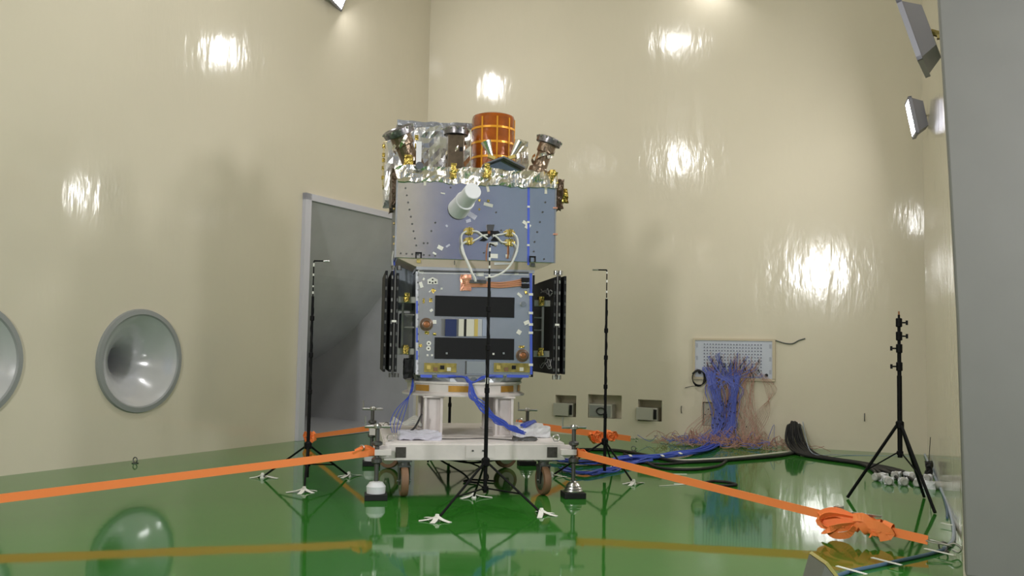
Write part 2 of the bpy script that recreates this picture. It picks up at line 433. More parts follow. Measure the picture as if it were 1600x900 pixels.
# columns and the adapter ring
for (x, y) in ((-.33, -.40), (.34, -.40), (-.33, .40), (.34, .40)):
    c = MB(); c.bb(x-.075, x+.075, y-.012, y+.012, .468, .84)
    for s in (-1, 1): c.bb(x+s*.075-.012, x+s*.075+.012, y-.07, y+.07, .468, .84)
    c.bb(x-.10, x+.10, y-.09, y+.09, .468, .48); c.bb(x-.10, x+.10, y-.09, y+.09, .825, .84)
    c.build('column', WHT, T, bevel=.003)
r_ = MB().lathe([(.42, .84), (.60, .84), (.605, .855), (.57, .872), (.555, .872), (.555, .95), (.575, .955), (.575, .975), (.42, .975), (.42, .84)], n=56, cap=False)
r_.build('support_ring', WHT, T, smooth=True)
def kap_arc(a0, a1, nm, m_, par, z0=.883, z1=.94, rr=.558, rr1=None):
    vs = []; fs = []; n = 8
    for i in range(n+1):
        a = R(a0+(a1-a0)*i/n)
        for r__ in (rr, rr+.006):
            for z in (z0, z1): vs.append((r__*math.cos(a), r__*math.sin(a), z))
    for i in range(n):
        o = i*4; fs += [(o+2, o+3, o+7, o+6), (o+1, o, o+4, o+5), (o+3, o+1, o+5, o+7), (o, o+2, o+6, o+4)]
    fs += [(0, 1, 3, 2), (n*4, n*4+2, n*4+3, n*4+1)]
    MB().add(vs, fs).build(nm, m_, par)
KO = mat('kapton_patch', (.50, .26, .05), .3, metal=.5, var=.1)
for a0, a1 in ((-100-11, -100+11), (-57, -38), (-150, -132), (-25, -12)): kap_arc(a0, a1, 'kapton_patch', KO, T)
# castors
def castor(x, y, rz, sc=1.0):
    c = MB(); c.bb(-.06, .06, -.06, .06, .30, .315)
    c.lathe([(.05, .27), (.05, .30)])
    for s in (-1, 1): c.prism([(-.05, .26), (.05, .26), (.02, .10), (-.02, .10)], Matrix(((0, 0, 1, s*.045-.005), (1, 0, 0, 0), (0, 1, 0, 0), (0, 0, 0, 1))), .01)
    c.bb(-.055, .055, -.05, .05, .255, .27)
    f = c.build('castor', DSTEEL, T); f.location = (x, y, 0); f.rotation_euler = (0, 0, rz)
    wh = MB().lathe([(.09, -.03), (.125, -.03), (.132, -.018), (.132, .018), (.125, .03), (.09, .03)], (0, 0, .133), (1, 0, 0), 28)
    wh.build('wheel', BRN, f, smooth=True)
    hb = MB().lathe([(.03, -.036), (.09, -.032), (.09, .032), (.03, .036)], (0, 0, .133), (1, 0, 0), 20); hb.build('hub', STEEL, f, smooth=True)
    MB().cyl((-.06, 0, .133), (.06, 0, .133), .012).build('axle', STEEL, f)
castor(-.62, -1.0, R(4)); castor(.62, -.98, R(10)); castor(-.68, .88, R(60)); castor(.58, .88, R(-75))
# screw jacks at the corners
def jack(x, y, ribbed):
    j = MB(); j.cyl((0, 0, .10), (0, 0, .60), .019, n=12)
    j.lathe([(.03, .30), (.045, .31), (.045, .34), (.03, .35)]); j.lathe([(.03, .45), (.045, .46), (.045, .48), (.03, .49)])
    o = j.build('screw_jack', DSTEEL, T, smooth=True); o.location = (x, y, 0)
    a = MB(); a.bb(-.02, .12 if x < 0 else .02, -.03, .03, .37, .42)
    if x > 0: a.bb(-.12, .02, -.03, .03, .37, .42)
    a.build('jack_arm', WHT, o, bevel=.003)
    h = MB(); h.cyl((-.11, 0, .61), (.11, 0, .61), .012); h.lathe([(.03, .595), (.035, .60), (.035, .62), (.02, .635)]); h.cyl((-.10, 0, .61), (-.105, 0, .70), .007)
    h.build('turning_handle', STEEL, o, smooth=True)
    if ribbed: f = MB().lathe([(.085, .052), (.085, .062), (.07, .075), (.078, .082), (.06, .098), (.066, .104), (.045, .128), (.022, .145)], n=28)
    else: f = MB().lathe([(.078, .052), (.080, .09), (.082, .11), (.055, .145), (.022, .152)], n=28)
    f.build('jack_foot', STEEL if ribbed else WHTP, o, smooth=True)
JP = [(-.86, -1.14, 0), (.86, -1.13, 1), (-.86, 1.12, 0), (.86, 1.12, 1)]
labs = ['square black pad under the white jack foot at the front left of the trolley', 'square black pad under the ribbed steel jack foot at the front right of the trolley',
        'square black pad under the rear left jack of the trolley', 'square black pad under the rear right jack of the trolley']
for (x, y, k), lb in zip(JP, labs):
    jack(x, y, k)
    p = MB().bb(-.095, .095, -.095, .095, 0, .05).build('floor_pad', BLKM, bevel=.004); p.location = W(x, y); p.rotation_euler = (0, 0, PHI)
    tag(p, lb, 'pad', 'pads under the trolley jacks')
# lifting eyes along the deck edge
for x, y in ((-.74, -.95), (.74, -.95), (-.74, .3), (.74, .9), (-.6, 1.0)):
    b = MB(); n = 12
    b.tube([(x+.03*math.cos(2*PI*i/n), y, .50+.03*math.sin(2*PI*i/n)) for i in range(n+1)], .007, smooth=1); b.cyl((x, y, .466), (x, y, .478), .02)
    b.build('lifting_eye', STEEL, T, smooth=True)

# ------------------------------------------------------------------ satellite
SAT = thing('satellite', 'satellite with silver foil, grey metal panels and folded black solar arrays, on the white trolley', 'satellite', O, PHI)
BX0, BX1, BY0, BY1, BZ0, BZ1 = -.51, .585, -.5, .5, 1.035, 2.02
MB().bb(BX0, BX1, BY0, BY1, BZ0, BZ1).build('lower_body', ALUL, SAT, bevel=.004)
# tapered underside down to the separation ring
n = 48; vs = []; fs = []
for i in range(n):
    a = 2*PI*i/n; c, s = math.cos(a), math.sin(a); k = 1/max(abs(c), abs(s)); k = min(k, 1.22)
    vs.append(((BX0+BX1)/2+k*c*.53, k*s*.49, BZ0)); vs.append((.02+.545*c, .545*s, .975))
for i in range(n): j = (i+1) % n; fs.append((2*i, 2*j, 2*j+1, 2*i+1))
MB().add(vs, fs+[tuple(2*i for i in range(n)), tuple(2*i+1 for i in range(n))]).build('tapered_base', mat('base_grey', (.36, .38, .40), .4, metal=.5, var=.1), SAT)
# upper body
UX0, UX1, UY0, UY1, UZ0, UZ1 = -.725, .77, -.6, .55, 2.115, 2.84
MB().bb(UX0, UX1, UY0, UY1, UZ0, UZ1).build('upper_body', ALU, SAT, bevel=.003)
for x in (UX0-.006, UX1+.006):
    MB().bb(x-.006, x+.006, UY0-.004, UY0+.03, UZ0, UZ1).build('corner_strip', ALUE, SAT)
MB().bb(UX0-.002, UX0+.006, UY0+.03, UY1, UZ0, UZ1).build('side_panel', mat('side_grey', (.22, .23, .27), .4, metal=.5), SAT)
sk = MB(); a = (UX0+.02, UX1-.02, UY0+.02, UY1-.02); b = (BX0-.02, BX1+.02, BY0-.01, BY1+.01)
sk.add([(a[0], a[2], UZ0), (a[1], a[2], UZ0), (a[1], a[3], UZ0), (a[0], a[3], UZ0), (b[0], b[2], 2.045), (b[1], b[2], 2.045), (b[1], b[3], 2.045), (b[0], b[3], 2.045)],
       [(0, 1, 2, 3), (4, 5, 6, 7), (0, 1, 5, 4), (1, 2, 6, 5), (2, 3, 7, 6), (3, 0, 4, 7)])
sk.build('sloped_underside', SKIRT, SAT)
MB().bb(BX0-.015, BX1+.015, BY0-.012, BY1+.012, 2.018, 2.046).build('top_flange', mat('flange_grey', (.45, .46, .52), .4, metal=.4), SAT)
# blanket on top
MB().crumple(UX0-.012, UX1+.012, UY0-.025, UY1+.02, UZ1-.01, 2.975, (44, 18, 4), .026, 8, 1).build('foil_blanket', FOIL, SAT)
# rear foil-wrapped box and frame tube
BXF = MB()
poly = [(-.80, 2.97), (.06, 2.97), (.06, 3.60), (-.05, 3.615), (-.66, 3.64), (-.74, 3.61), (-.80, 3.54)]
BXF.crumple(-.80, .06, .40, .80, 2.90, 3.60, (16, 6, 12), .022, 6, 4)
# round the upper left corner
BXF.v = [(x+max(0, (-.62-x))*max(0, (z-3.42))*2.2, y, z-max(0, (-.64-x))*max(0, z-3.35)*1.6) for x, y, z in BXF.v]
BXF.build('foil_wrapped_box', FOILS, SAT)
MB().crumple(-.70, .07, .38, .82, 3.59, 3.645, (16, 5, 2), .015, 7, 9).build('grey_top_blanket', mat('grey_blanket', (.33, .34, .38), .35, metal=.6, bump=[(15, .8, .02)]), SAT)
MB().crumple(.44, .66, .25, .6, 2.95, 3.46, (5, 6, 9), .025, 7, 6).build('foil_wrapped_tower', FOIL, SAT)
a = S(600, 222, .45); b = S(598, 290, .45); c = S(611, 293, .45)
fr = MB(); fr.tube([a+Vector((.05, 0, 0)), a, b, c], .011, smooth=1); fr.build('corner_tube', mat('tube_gold', (.6, .5, .3), .4, metal=.3), SAT)
g = MB()
for k in (.1, .3, .42, .6, .82): p = a+(b-a)*k; g.cyl(p-Vector((0, 0, .02)), p+Vector((0, 0, .02)), .016, n=8)
g.cyl(b-Vector((0, 0, .02)), b+Vector((.09, 0, -.02)), .022, n=8)
g.build('yellow_tape_ring', GOLD, SAT)
MB().crumple(UX0-.10, UX0-.01, .1, .55, 2.75, 3.12, (3, 6, 6), .02, 8, 11).build('foil_side_flap', FOILS, SAT)
# orange wrapped cylinder
kc = (.262, .10); kr = .222
MB().lathe([(kr, 2.96), (kr, 3.62), (kr-.012, 3.655), (kr-.06, 3.675)], (kc[0], kc[1], 0), n=48).build('kapton_cylinder', KAP, SAT, smooth=True)
for z in (3.20, 3.36, 3.51):
    pass
tp = MB()
for z in (3.215, 3.365, 3.515): tp.lathe([(kr+.001, z-.012), (kr+.004, z-.010), (kr+.004, z+.010), (kr+.001, z+.012)], (kc[0], kc[1], 0), n=48, cap=False)
for adeg in (-128, -88, -52, -20, 40, 100, 160):
    aa = R(adeg)+0; q = Matrix.Rotation(aa, 3, 'Z')
    tp.box((kc[0]+(kr+.001)*math.cos(aa), kc[1]+(kr+.001)*math.sin(aa), 3.30), (.006, .016, .64), q)
tp.build('tape_grid', KTAPE, SAT)
# three shrouded sensors/thrusters with flanged heads
def head(base, tip, r, square=False, par=SAT, m1=BRONZE):
    base = Vector(base); tip = Vector(tip); ax = tip-base; L = ax.length
    o = MB().lathe([(r*1.15, 0), (r*1.12, L*.12), (r*.86, L*.16), (r*.84, L*.55), (r*1.02, L*.58), (r*1.02, L*.80), (r*1.2, L*.82)], base, ax, 4 if square else 14).build('shrouded_sensor', m1, par)
    MB().lathe([(r*1.1, L*.80), (r*1.45, L*.82), (r*1.5, L*.90), (r*1.5, L*.97), (r*1.2, L*1.0), (r*1.0, L*.95)], base, ax, 24).build('flanged_head', mat('head_grey', (.20, .19, .20), .3, metal=.8, var=.5, vscale=22), o, smooth=True)
    MB().lathe([(r*1.42, L*.815), (r*.9, L*.80)], base, ax, 24, cap=False).build('head_underside', BLKM, o)
    ring = MB()
    q = ax.normalized().to_track_quat('Z', 'Y')
    for k in range(12):
        p = base+ax*.94+q @ Vector((r*1.5*math.cos(k*PI/6), r*1.5*math.sin(k*PI/6), 0)); ring.sph(p, .012, 6)
    ring.build('bolt_ring', STEEL, o)
    st = MB()
    for k in range(5):
        a1 = k*1.3; p0 = base+ax*(.1+.12*k)+q @ Vector((r*math.cos(a1), r*math.sin(a1), 0)); p1 = base+ax*(.3+.12*k)+q @ Vector((r*1.08*math.cos(a1+1), r*1.08*math.sin(a1+1), 0))
        st.ribbon([p0, (p0+p1)/2+q @ Vector((r*.3*math.cos(a1+.5), r*.3*math.sin(a1+.5), 0)), p1], .03, .003, tuple(ax.normalized()))
    st.build('foil_strip', FOIL, o)
    return o
head(S(645, 262, -.25), S(628, 204, -.25)+Vector((-.05, -.10, 0)), .102)
head(S(840, 270, -.25), S(855, 217, -.25)+Vector((.02, -.05, 0)), .085)
hd = head(S(711, 264, -.05), S(713, 200, -.05), .085, True)
hp_ = S(711, 264, -.05); hz = S(713, 214, -.05).z
MB().bb(hp_.x-.085, hp_.x+.075, -.15, .03, hp_.z, hz).build('square_column', mat('column_brown', (.12, .09, .06), .35, metal=.4, var=.3, vscale=14), SAT, bevel=.006)
MB().bb(hp_.x+.03, hp_.x+.06, -.158, -.149, hp_.z+.16, hp_.z+.20).build('black_aperture', BLKP, SAT)
MB().crumple(-.66, -.58, -.42, -.3, 2.95, 3.12, (3, 3, 5), .015, 9, 3).build('foil_bracket', GOLD, SAT)
y_ = MB()
for px, py in ((651, 215), (651, 228), (653, 238)): p = S(px, py, -.36); y_.box(p, (.035, .012, .05))
y_.build('yellow_tag', GOLD, SAT)
b = MB(); p = S(654, 252, -.4); b.box(p+Vector((0, 0, .08)), (.05, .02, .22)); b.build('white_bracket', WHTP, SAT)
b = MB(); p = S(655, 260, -.60); b.cyl(p, p+Vector((0, -.05, 0)), .035, n=16); b.build('grey_sensor_eye', mat('eye_grey', (.16, .17, .2), .3, metal=.5), SAT, smooth=True)
# gabled bracket with two small nozzles
ap = S(785, 246, -.52); l_ = S(754, 258, -.52); r2 = S(818, 263, -.52)
tn = MB()
th = .012
for y in (0,):
    poly = [(l_.x, l_.z), (ap.x, ap.z), (r2.x, r2.z), (r2.x, r2.z-th), (ap.x, ap.z-th*1.4), (l_.x, l_.z-th)]
    tn.prism(poly, Matrix(((1, 0, 0, 0), (0, 0, -1, -.30), (0, 1, 0, 0), (0, 0, 0, 1))), .30)
tn.build('gabled_bracket', mat('bracket_grey', (.30, .30, .31), .3, metal=.8), SAT)
tm = MB(); poly = [(l_.x+.02, l_.z-.01), (ap.x, ap.z-.02), (r2.x-.02, r2.z-.01), (r2.x-.02, 2.95), (l_.x+.02, 2.95)]
tm.prism(poly, Matrix(((1, 0, 0, 0), (0, 0, -1, -.30), (0, 1, 0, 0), (0, 0, 0, 1))), .20); tm.build('bracket_mirror', mat('mirror_dark', (.35, .36, .33), .12, metal=1), SAT)
p = S(784, 271, -.64); MB().sph((p.x, -.60, p.z), .07, 14, (1.1, .5, .7)).build('crumpled_foil_dome', FOIL, SAT)
for (x0, y0, x1, y1) in ((768, 246, 759, 221), (799, 246, 812, 222)):
    a = S(x0, y0, -.45); b = S(x1, y1, -.45); ax = b-a; L = ax.length
    o = MB().lathe([(.022, 0), (.026, L*.2), (.034, L*.5), (.046, L*.85), (.052, L)], a, ax, 20, cap=False).build('small_nozzle', mat('nozzle_silver', (.70, .68, .62), .22, metal=1), SAT, smooth=True)
    MB().lathe([(.001, L*.5), (.030, L*.55)], a, ax, 20, cap=False).build('nozzle_inside', DSTEEL, o)
    MB().box(a, (.07, .06, .03), Matrix.Rotation(R(20 if x0 < 780 else -20), 3, 'Y')).build('nozzle_mount', YEL, SAT)
# white canister pointing to the viewer
f0 = Vector(S(739, 298, -1.0)); b0 = S(716, 327, -.60); ax = (b0-f0)
L = ax.length; MB().lathe([(.073, 0), (.078, .006), (.078, L*.5), (.079, L)], f0, ax, 36).build('white_canister', WHTP, SAT, smooth=True)
MB().lathe([(.079, L*.50), (.092, L*.51), (.092, L*.57), (.088, L*.6), (.100, L*.98), (.10, L)], f0, ax, 36, cap=False).build('canister_sleeve', WHTP, SAT, smooth=True)
# tape strips, tags and marks on the upper face
def face_tag(px, py, wpx, hpx, rot, m_, v=UY0, name='tape_tag', par=SAT, th=.004):
    p = S(px, py, v-th/2-.001); k = 1/170
    MB().box(p, (wpx*k, th, hpx*k), Matrix.Rotation(R(rot), 3, 'Y')).build(name, m_, par)
PALE = mat('pale_tape', (.62, .60, .52), .6); LILT = mat('clear_tape', (.50, .50, .62), .35)
for a in ((709, 284, 4, 10, 0), (762, 294, 4, 12, -15), (817, 288, 4, 9, -8), (853, 297, 4, 12, 0), (664, 285, 4, 10, 0)): face_tag(*a, PALE)
for a in ((763, 320, 15, 5, 12), (823, 350, 15, 5, 33), (824, 355, 8, 5, 25), (772, 400, 12, 7, 0), (771, 381, 14, 5, -6), (688, 387, 9, 6, 25), (700, 384, 7, 3, -35),
          (679, 396, 6, 3, 30), (732, 345, 8, 5, -20), (738, 337, 14, 8, 30), (692, 302, 7, 2, 8), (698, 353, 4, 3, 40)): face_tag(*a, LILT if a[0] in (738, 732, 700, 698) else WHTC)
for a in ((749, 313, 4, 4, 0), (763, 314, 4, 4, 0), (749, 327, 3, 3, 0)): face_tag(*a, GOLD)
def vline(x0, y0, x1, y1, wpx, m_, v, name):
    a = S(x0, y0, v-.004); b = S(x1, y1, v-.004)
    MB().ribbon([a, b], wpx/170, .004, (1, 0, 0) if abs(b.z-a.z) > abs(b.x-a.x) else (0, 0, 1), smooth=1).build(name, m_, SAT)
vline(826, 291, 825.5, 414, 3.6, BLUET, UY0, 'blue_cable_run')
for a in ((826, 323, 4, 3, 0), (825.5, 347, 4, 3, 0), (825.5, 383, 4, 3, 0)): face_tag(*a, WHTC, v=UY0-.006)
# fasteners on the faces
bm_ = MB().cyl((0, 0, 0), (0, -.006, 0), .009, n=8)
bolt0 = None
def bolt(px, py, v=UY0, m_=None):
    global bolt0
    p = S(px, py, v)
    if bolt0 is None: bolt0 = bm_.build('fastener', DSTEEL, SAT); o = bolt0
    else: o = bolt0.copy(); COL.objects.link(o); o.parent = SAT
    o.location = p
for k in range(9): bolt(633.5+k*2.1, 294+k*11.2)
for k in range(7): bolt(626+k*9, 396+k*.6)
for k in range(5): bolt(852-k*4.2, 316+k*15.5)
for q in ((668, 380), (674, 361), (680, 348), (704, 293), (756, 395), (775, 332), (783, 360), (850, 405), (834, 393), (662, 380)): bolt(*q)
for k in range(14): bolt(653, 430+k*11.5, BY0)
# connectors, star bracket and white harness
for (px, py) in ((733, 361), (733, 376.5), (796, 364), (796, 379)):
    p = S(px, py, UY0-.02)
    c = MB(); c.box(p, (.075, .04, .06)); o = c.build('yellow_connector', YEL, SAT, bevel=.008)
    k = MB(); k.box(p, (.10, .03, .03)); k.box(p+Vector((0, -.012, 0)), (.012, .03, .075)); k.box(p+Vector((.02, -.012, 0)), (.006, .03, .072)); k.build('connector_latch', GOLD, o)
def spoly(pts, v, th, name, m_, par=SAT):
    q = [S(x, y, v) for x, y in pts]
    o = MB().prism([(a.x, a.z) for a in q], Matrix(((1, 0, 0, 0), (0, 0, -1, v), (0, 1, 0, 0), (0, 0, 0, 1))), th).build(name, m_, par); return o
spoly([(750, 362), (778, 361), (781, 364), (768, 368), (764, 371), (758, 369)], UY0-.002, .02, 'star_bracket', BLKP)
spoly([(749, 376), (757, 370), (762, 375), (757, 377)], UY0-.002, .02, 'star_bracket', BLKP)
spoly([(767, 375), (772, 370), (779, 377), (768, 377)], UY0-.002, .02, 'star_bracket', BLKP)
spoly([(760, 351.5), (772, 351.5), (770, 361), (761, 361)], UY0-.002, .03, 'bracket_head', mat('head_dark', (.06, .06, .07), .5), SAT)
face_tag(764, 363, 4, 5, 0, RUST, v=UY0-.02, name='copper_clip')
def harness(pts, v, r, m_, name, par=SAT, lift=.03, n=6):
    P = [S(x, y, v-lift) for x, y in pts]; return MB().tube(P, r, n, 5).build(name, m_, par, smooth=True)
WC = mat('white_sleeving', (.66, .66, .64), .6, bump=[(60, .5, .004)])
harness([(729, 377), (722, 382), (722, 392), (729, 408), (736, 424), (742, 434), (743, 440)], UY0-.03, .010, WC, 'white_harness')
harness([(729, 361), (722, 366), (721, 376), (725, 395), (733, 414), (740, 432), (742, 438)], UY0-.02, .009, WC, 'white_harness')
harness([(800, 364), (807, 370), (809, 382), (806, 396), (799, 412), (788, 424), (772, 432), (758, 434)], UY0-.03, .010, WC, 'white_harness')
harness([(800, 379), (806, 384), (808, 392), (802, 406), (793, 420), (778, 430), (765, 433)], UY0-.02, .009, WC, 'white_harness')
harness([(738, 361), (746, 362), (753, 367), (762, 373)], UY0-.01, .008, WC, 'white_harness')
harness([(738, 377), (746, 373), (754, 368), (762, 367)], UY0-.01, .008, WC, 'white_harness')
harness([(792, 379), (784, 378), (777, 371), (770, 367)], UY0-.01, .008, WC, 'white_harness')
harness([(792, 364), (784, 366), (777, 367), (770, 369)], UY0-.01, .008, WC, 'white_harness')
harness([(762, 380), (760, 396), (760, 408)], UY0, .006, RUST, 'red_wire', lift=.01)
harness([(794, 384), (794, 396), (793, 404)], UY0, .010, RUST, 'red_wire', lift=.01)
face_tag(793, 400, 6, 5, 0, WHTC, v=UY0-.01)
b = MB(); p = S(786, 411, -.56); b.box(p, (.17, .02, .03), Matrix.Rotation(R(-4), 3, 'Y')); b.build('white_bar', WHTP, SAT)
for px, py in ((654, 399), (832, 405)):
    b = MB(); 
    for a_, c_, wx, wz in ((0, 4, 10, 2), (-4, 0, 2, 10), (4, 0, 2, 9)):
        q = S(px+a_, py-c_, UY0-.012); b.box(q, (wx/170, .02, wz/170))
    b.build('black_latch', BLKP, SAT)
    q = S(px, py+6, BY0-.05); MB().box(q, (.035, .05, .07)).build('latch_foot', YEL if px < 700 else DSTEEL, SAT)
harness([(710, 404), (710, 414)], UY0, .004, DSTEEL, 'drop_wire', lift=-.03)
# side clips and foil at the ends of the upper box
for y in (325, 366): p = S(866, y, UY0); MB().box(p+Vector((.01, 0, 0)), (.04, .03, .015)).build('copper_clip', COPPER, SAT)
MB().crumple(UX1, UX1+.10, -.5, -.15, 2.66, 2.94, (4, 5, 6), .03, 9, 21).build('brown_foil_fold', BROWNM, SAT)
p = S(876, 306, -.35); MB().crumple(p.x-.05, p.x+.06, -.42, -.25, p.z-.07, p.z+.06, (5, 5, 5), .03, 14, 22).build('gold_foil_bundle', GOLD, SAT)
p = S(862, 278, -.55); MB().crumple(p.x-.04, p.x+.05, -.64, -.50, p.z-.06, p.z+.05, (4, 4, 4), .025, 14, 23).build('gold_foil_bundle', GOLD, SAT)
MB().crumple(UX0-.05, UX0-.008, -.55, .1, 2.62, 2.96, (2, 8, 6), .02, 9, 24).build('brown_foil_fold', BROWNM, SAT)
for px in (709, 761): p = S(px, 267, UY0-.035); MB().crumple(p.x-.025, p.x+.025, p.y-.02, p.y+.02, p.z-.07, p.z+.07, (3, 2, 5), .01, 12, px).build('yellow_tape_strip', GOLD, SAT)
e = MB()
for k, yy in enumerate((326, 349, 370, 381)): p = S(616, yy, -.4); e.sph(p, .013, 8)
e.build('side_bolt', mat('brass', (.6, .45, .2), .4, metal=.6), SAT)
harness([(615, 392), (613, 405), (614, 425), (612, 432)], -.35, .008, WC, 'side_harness', lift=0)
# front face of the lower body
def fbox(x0, y0, x1, y1, v, th, name, m_, bevel=0, **kw):
    a = S(x0, y0, v-th); b = S(x1, y1, v-th)
    return MB().bb(min(a.x, b.x), max(a.x, b.x), v-th, v, min(a.z, b.z), max(a.z, b.z)).build(name, m_, SAT, bevel=bevel, **kw)
fbox(680, 461.5, 803.5, 496.5, BY0, .012, 'black_radiator', BLKP)
fbox(679.5, 527, 803, 562.5, BY0, .012, 'black_radiator', BLKP)
fbox(690, 498, 762, 526, BY0, .004, 'bay_window', mat('bay_grey', (.16, .16, .17), .6))
fbox(696, 498.5, 713, 525.5, BY0-.004, .012, 'blue_pouch', mat('blue_pouch', (.008, .02, .10), .5))
for x0, x1, m_ in ((717, 725, PALE), (725, 728.5, BLKP), (729, 741, PALE), (741, 746.5, YEL), (747, 753, mat('grey_pale', (.45, .46, .5), .5)), (754, 760, mat('grey_blue', (.30, .34, .45), .5))):
    fbox(x0, 498.5, x1, 525.5, BY0-.004, .008, 'bay_strip', m_)
for q in ((698, 552), (787, 552), (771, 553)): face_tag(q[0], q[1], 3, 3, 0, WHTC if q[0] == 771 else ALUE, v=BY0-.013, name='small_dot')
for (px, py) in ((666, 507), (816, 555.5)):
    p = S(px, py, BY0)
    o = MB().lathe([(.062, 0), (.062, .012), (.050, .02), (.040, .05), (.034, .052), (.020, .03), (.001, .028)], p, (0, -1, 0), 28).build('round_port', mat('port_brown', (.22, .15, .11), .35, metal=.5), SAT, smooth=True)
    MB().lathe([(.028, .03), (.030, .045), (.016, .052), (.001, .05)], p, (0, -1, 0), 20).build('copper_cap', RUST, o, smooth=True)
def disc(px, py, r, v, th, name, m_, par=SAT):
    p = S(px, py, v); return MB().lathe([(r, 0), (r, th)], p, (0, -1, 0), 20).build(name, m_, par)
tri = [(668, 437), (676, 433), (684, 437), (684, 444), (668, 444)]
o = spoly(tri, BY0-.001, .006, 'white_marker_plate', WHTC)
for q in ((676, 437), (671.5, 441), (676, 442), (680.5, 441)): disc(q[0], q[1], .008, BY0-.006, .004, 'marker_dot', BLKP)
for q in ((670, 536.5), (669.5, 544.5)): disc(q[0], q[1], .022, BY0, .006, 'white_disc', WHTC); disc(q[0], q[1], .007, BY0-.006, .003, 'marker_dot', BLKP)
disc(817, 475, .024, BY0, .03, 'silver_knob', STEEL)
disc(740, 593, .026, BY0-.01, .03, 'silver_knob', STEEL)
# copper straps
for k in range(4):
    harness([(722+k, 436+k*3), (735, 440+k*2.5), (757, 441+k*2.2), (780, 442+k*2+(k % 2)), (800, 440+k*2.5), (815, 437+k*3)], BY0, .009, COPPER, 'copper_strap', lift=.012)
fo = MB(); p = S(728, 441, BY0-.01); fo.crumple(p.x-.05, p.x+.05, BY0-.02, BY0, p.z-.08, p.z+.07, (5, 2, 6), .012, 16, 31); fo.build('copper_foil_patch', COPPER, SAT)
for y in (437, 446.5): fbox(815, y-3.5, 827, y+3.5, BY0-.002, .03, 'black_plug', BLKP, bevel=.003)
fbox(734, 437, 760, 443, BY0-.01, .02, 'dark_clamp', DSTEEL)
# gold boards at the bottom
for x0, x1 in ((663, 713), (772, 828)):
    fbox(x0, 567, x1, 582, BY0, .010, 'gold_board', mat('gold_board', (.42, .33, .10), .35, metal=.6, var=.3, vscale=20))
    for k in range(4): fbox(x0+4+k*(x1-x0-8)/4, 571+(k % 2)*3, x0+10+k*(x1-x0-8)/4, 577+(k % 2)*3, BY0-.010, .008, 'board_chip', (YEL, BRN, BLKP, PALE)[k])
fbox(727, 564, 729, 585, BY0, .003, 'seam', DSTEEL)
fbox(729, 565, 758, 584, BY0, .002, 'access_plate', mat('access_grey', (.40, .42, .46), .35, metal=.6))
# blue tape edging, pale seam edging
vline(829.5, 426, 830, 585, 4, BLUET, BY0, 'blue_edge_tape')
for y in (460, 489, 507, 520, 570): face_tag(829.5, y, 7, 4, 0, WHTC, v=BY0-.006)
vline(651.5, 424, 651.5, 585, 4, mat('pale_edge', (.55, .55, .62), .5, var=.2, vscale=25), BY0, 'edge_strip')
for y0, y1 in ((512, 535), (548, 562), (470, 490)): vline(651.5, y0, 651.5, y1, 2.5, BLUET, BY0-.004, 'blue_edge_tape')
for x0, x1 in ((657, 675), (683, 712), (762, 786), (792, 826)): vline(x0, 587.5, x1, 588, 4.5, BLUET, BY0, 'blue_edge_tape')
vline(655, 423, 826, 426, 2.5, DSTEEL, BY0-.01, 'dark_seam'); vline(655, 426.5, 826, 429.5, 1.5, mat('pale_seam', (.6, .6, .62), .5), BY0, 'pale_seam')
for a in ((658, 424, 8, 6, 20), (820, 441, 4, 3, 0), (672, 455, 5, 2, -40), (674, 485, 5, 4, -35), (679, 503, 6, 6, 0), (812, 461, 9, 4, 40), (823, 504, 9, 6, -25), (811, 519, 7, 7, 30),
          (807, 426, 7, 5, 0), (750, 428, 12, 7, 0), (690, 451, 3, 3, 0), (658, 445, 5, 9, -20), (668, 555, 3, 3, 0), (675, 555, 3, 3, 0), (662, 436, 3, 4, 20)):
    face_tag(*a, WHTC, v=BY0)
for a in ((677, 454, 6, 6, 40), (673, 469, 5, 6, 0), (662, 470, 3, 8, 0), (667, 520, 7, 5, 10), (679, 522, 5, 4, 0), (657, 540, 5, 5, 0), (815, 542, 9, 4, 0), (822, 457, 4, 6, -20), (818, 448, 4, 5, 0), (678, 580, 16, 4, 0)):
    face_tag(*a, GOLD, v=BY0)
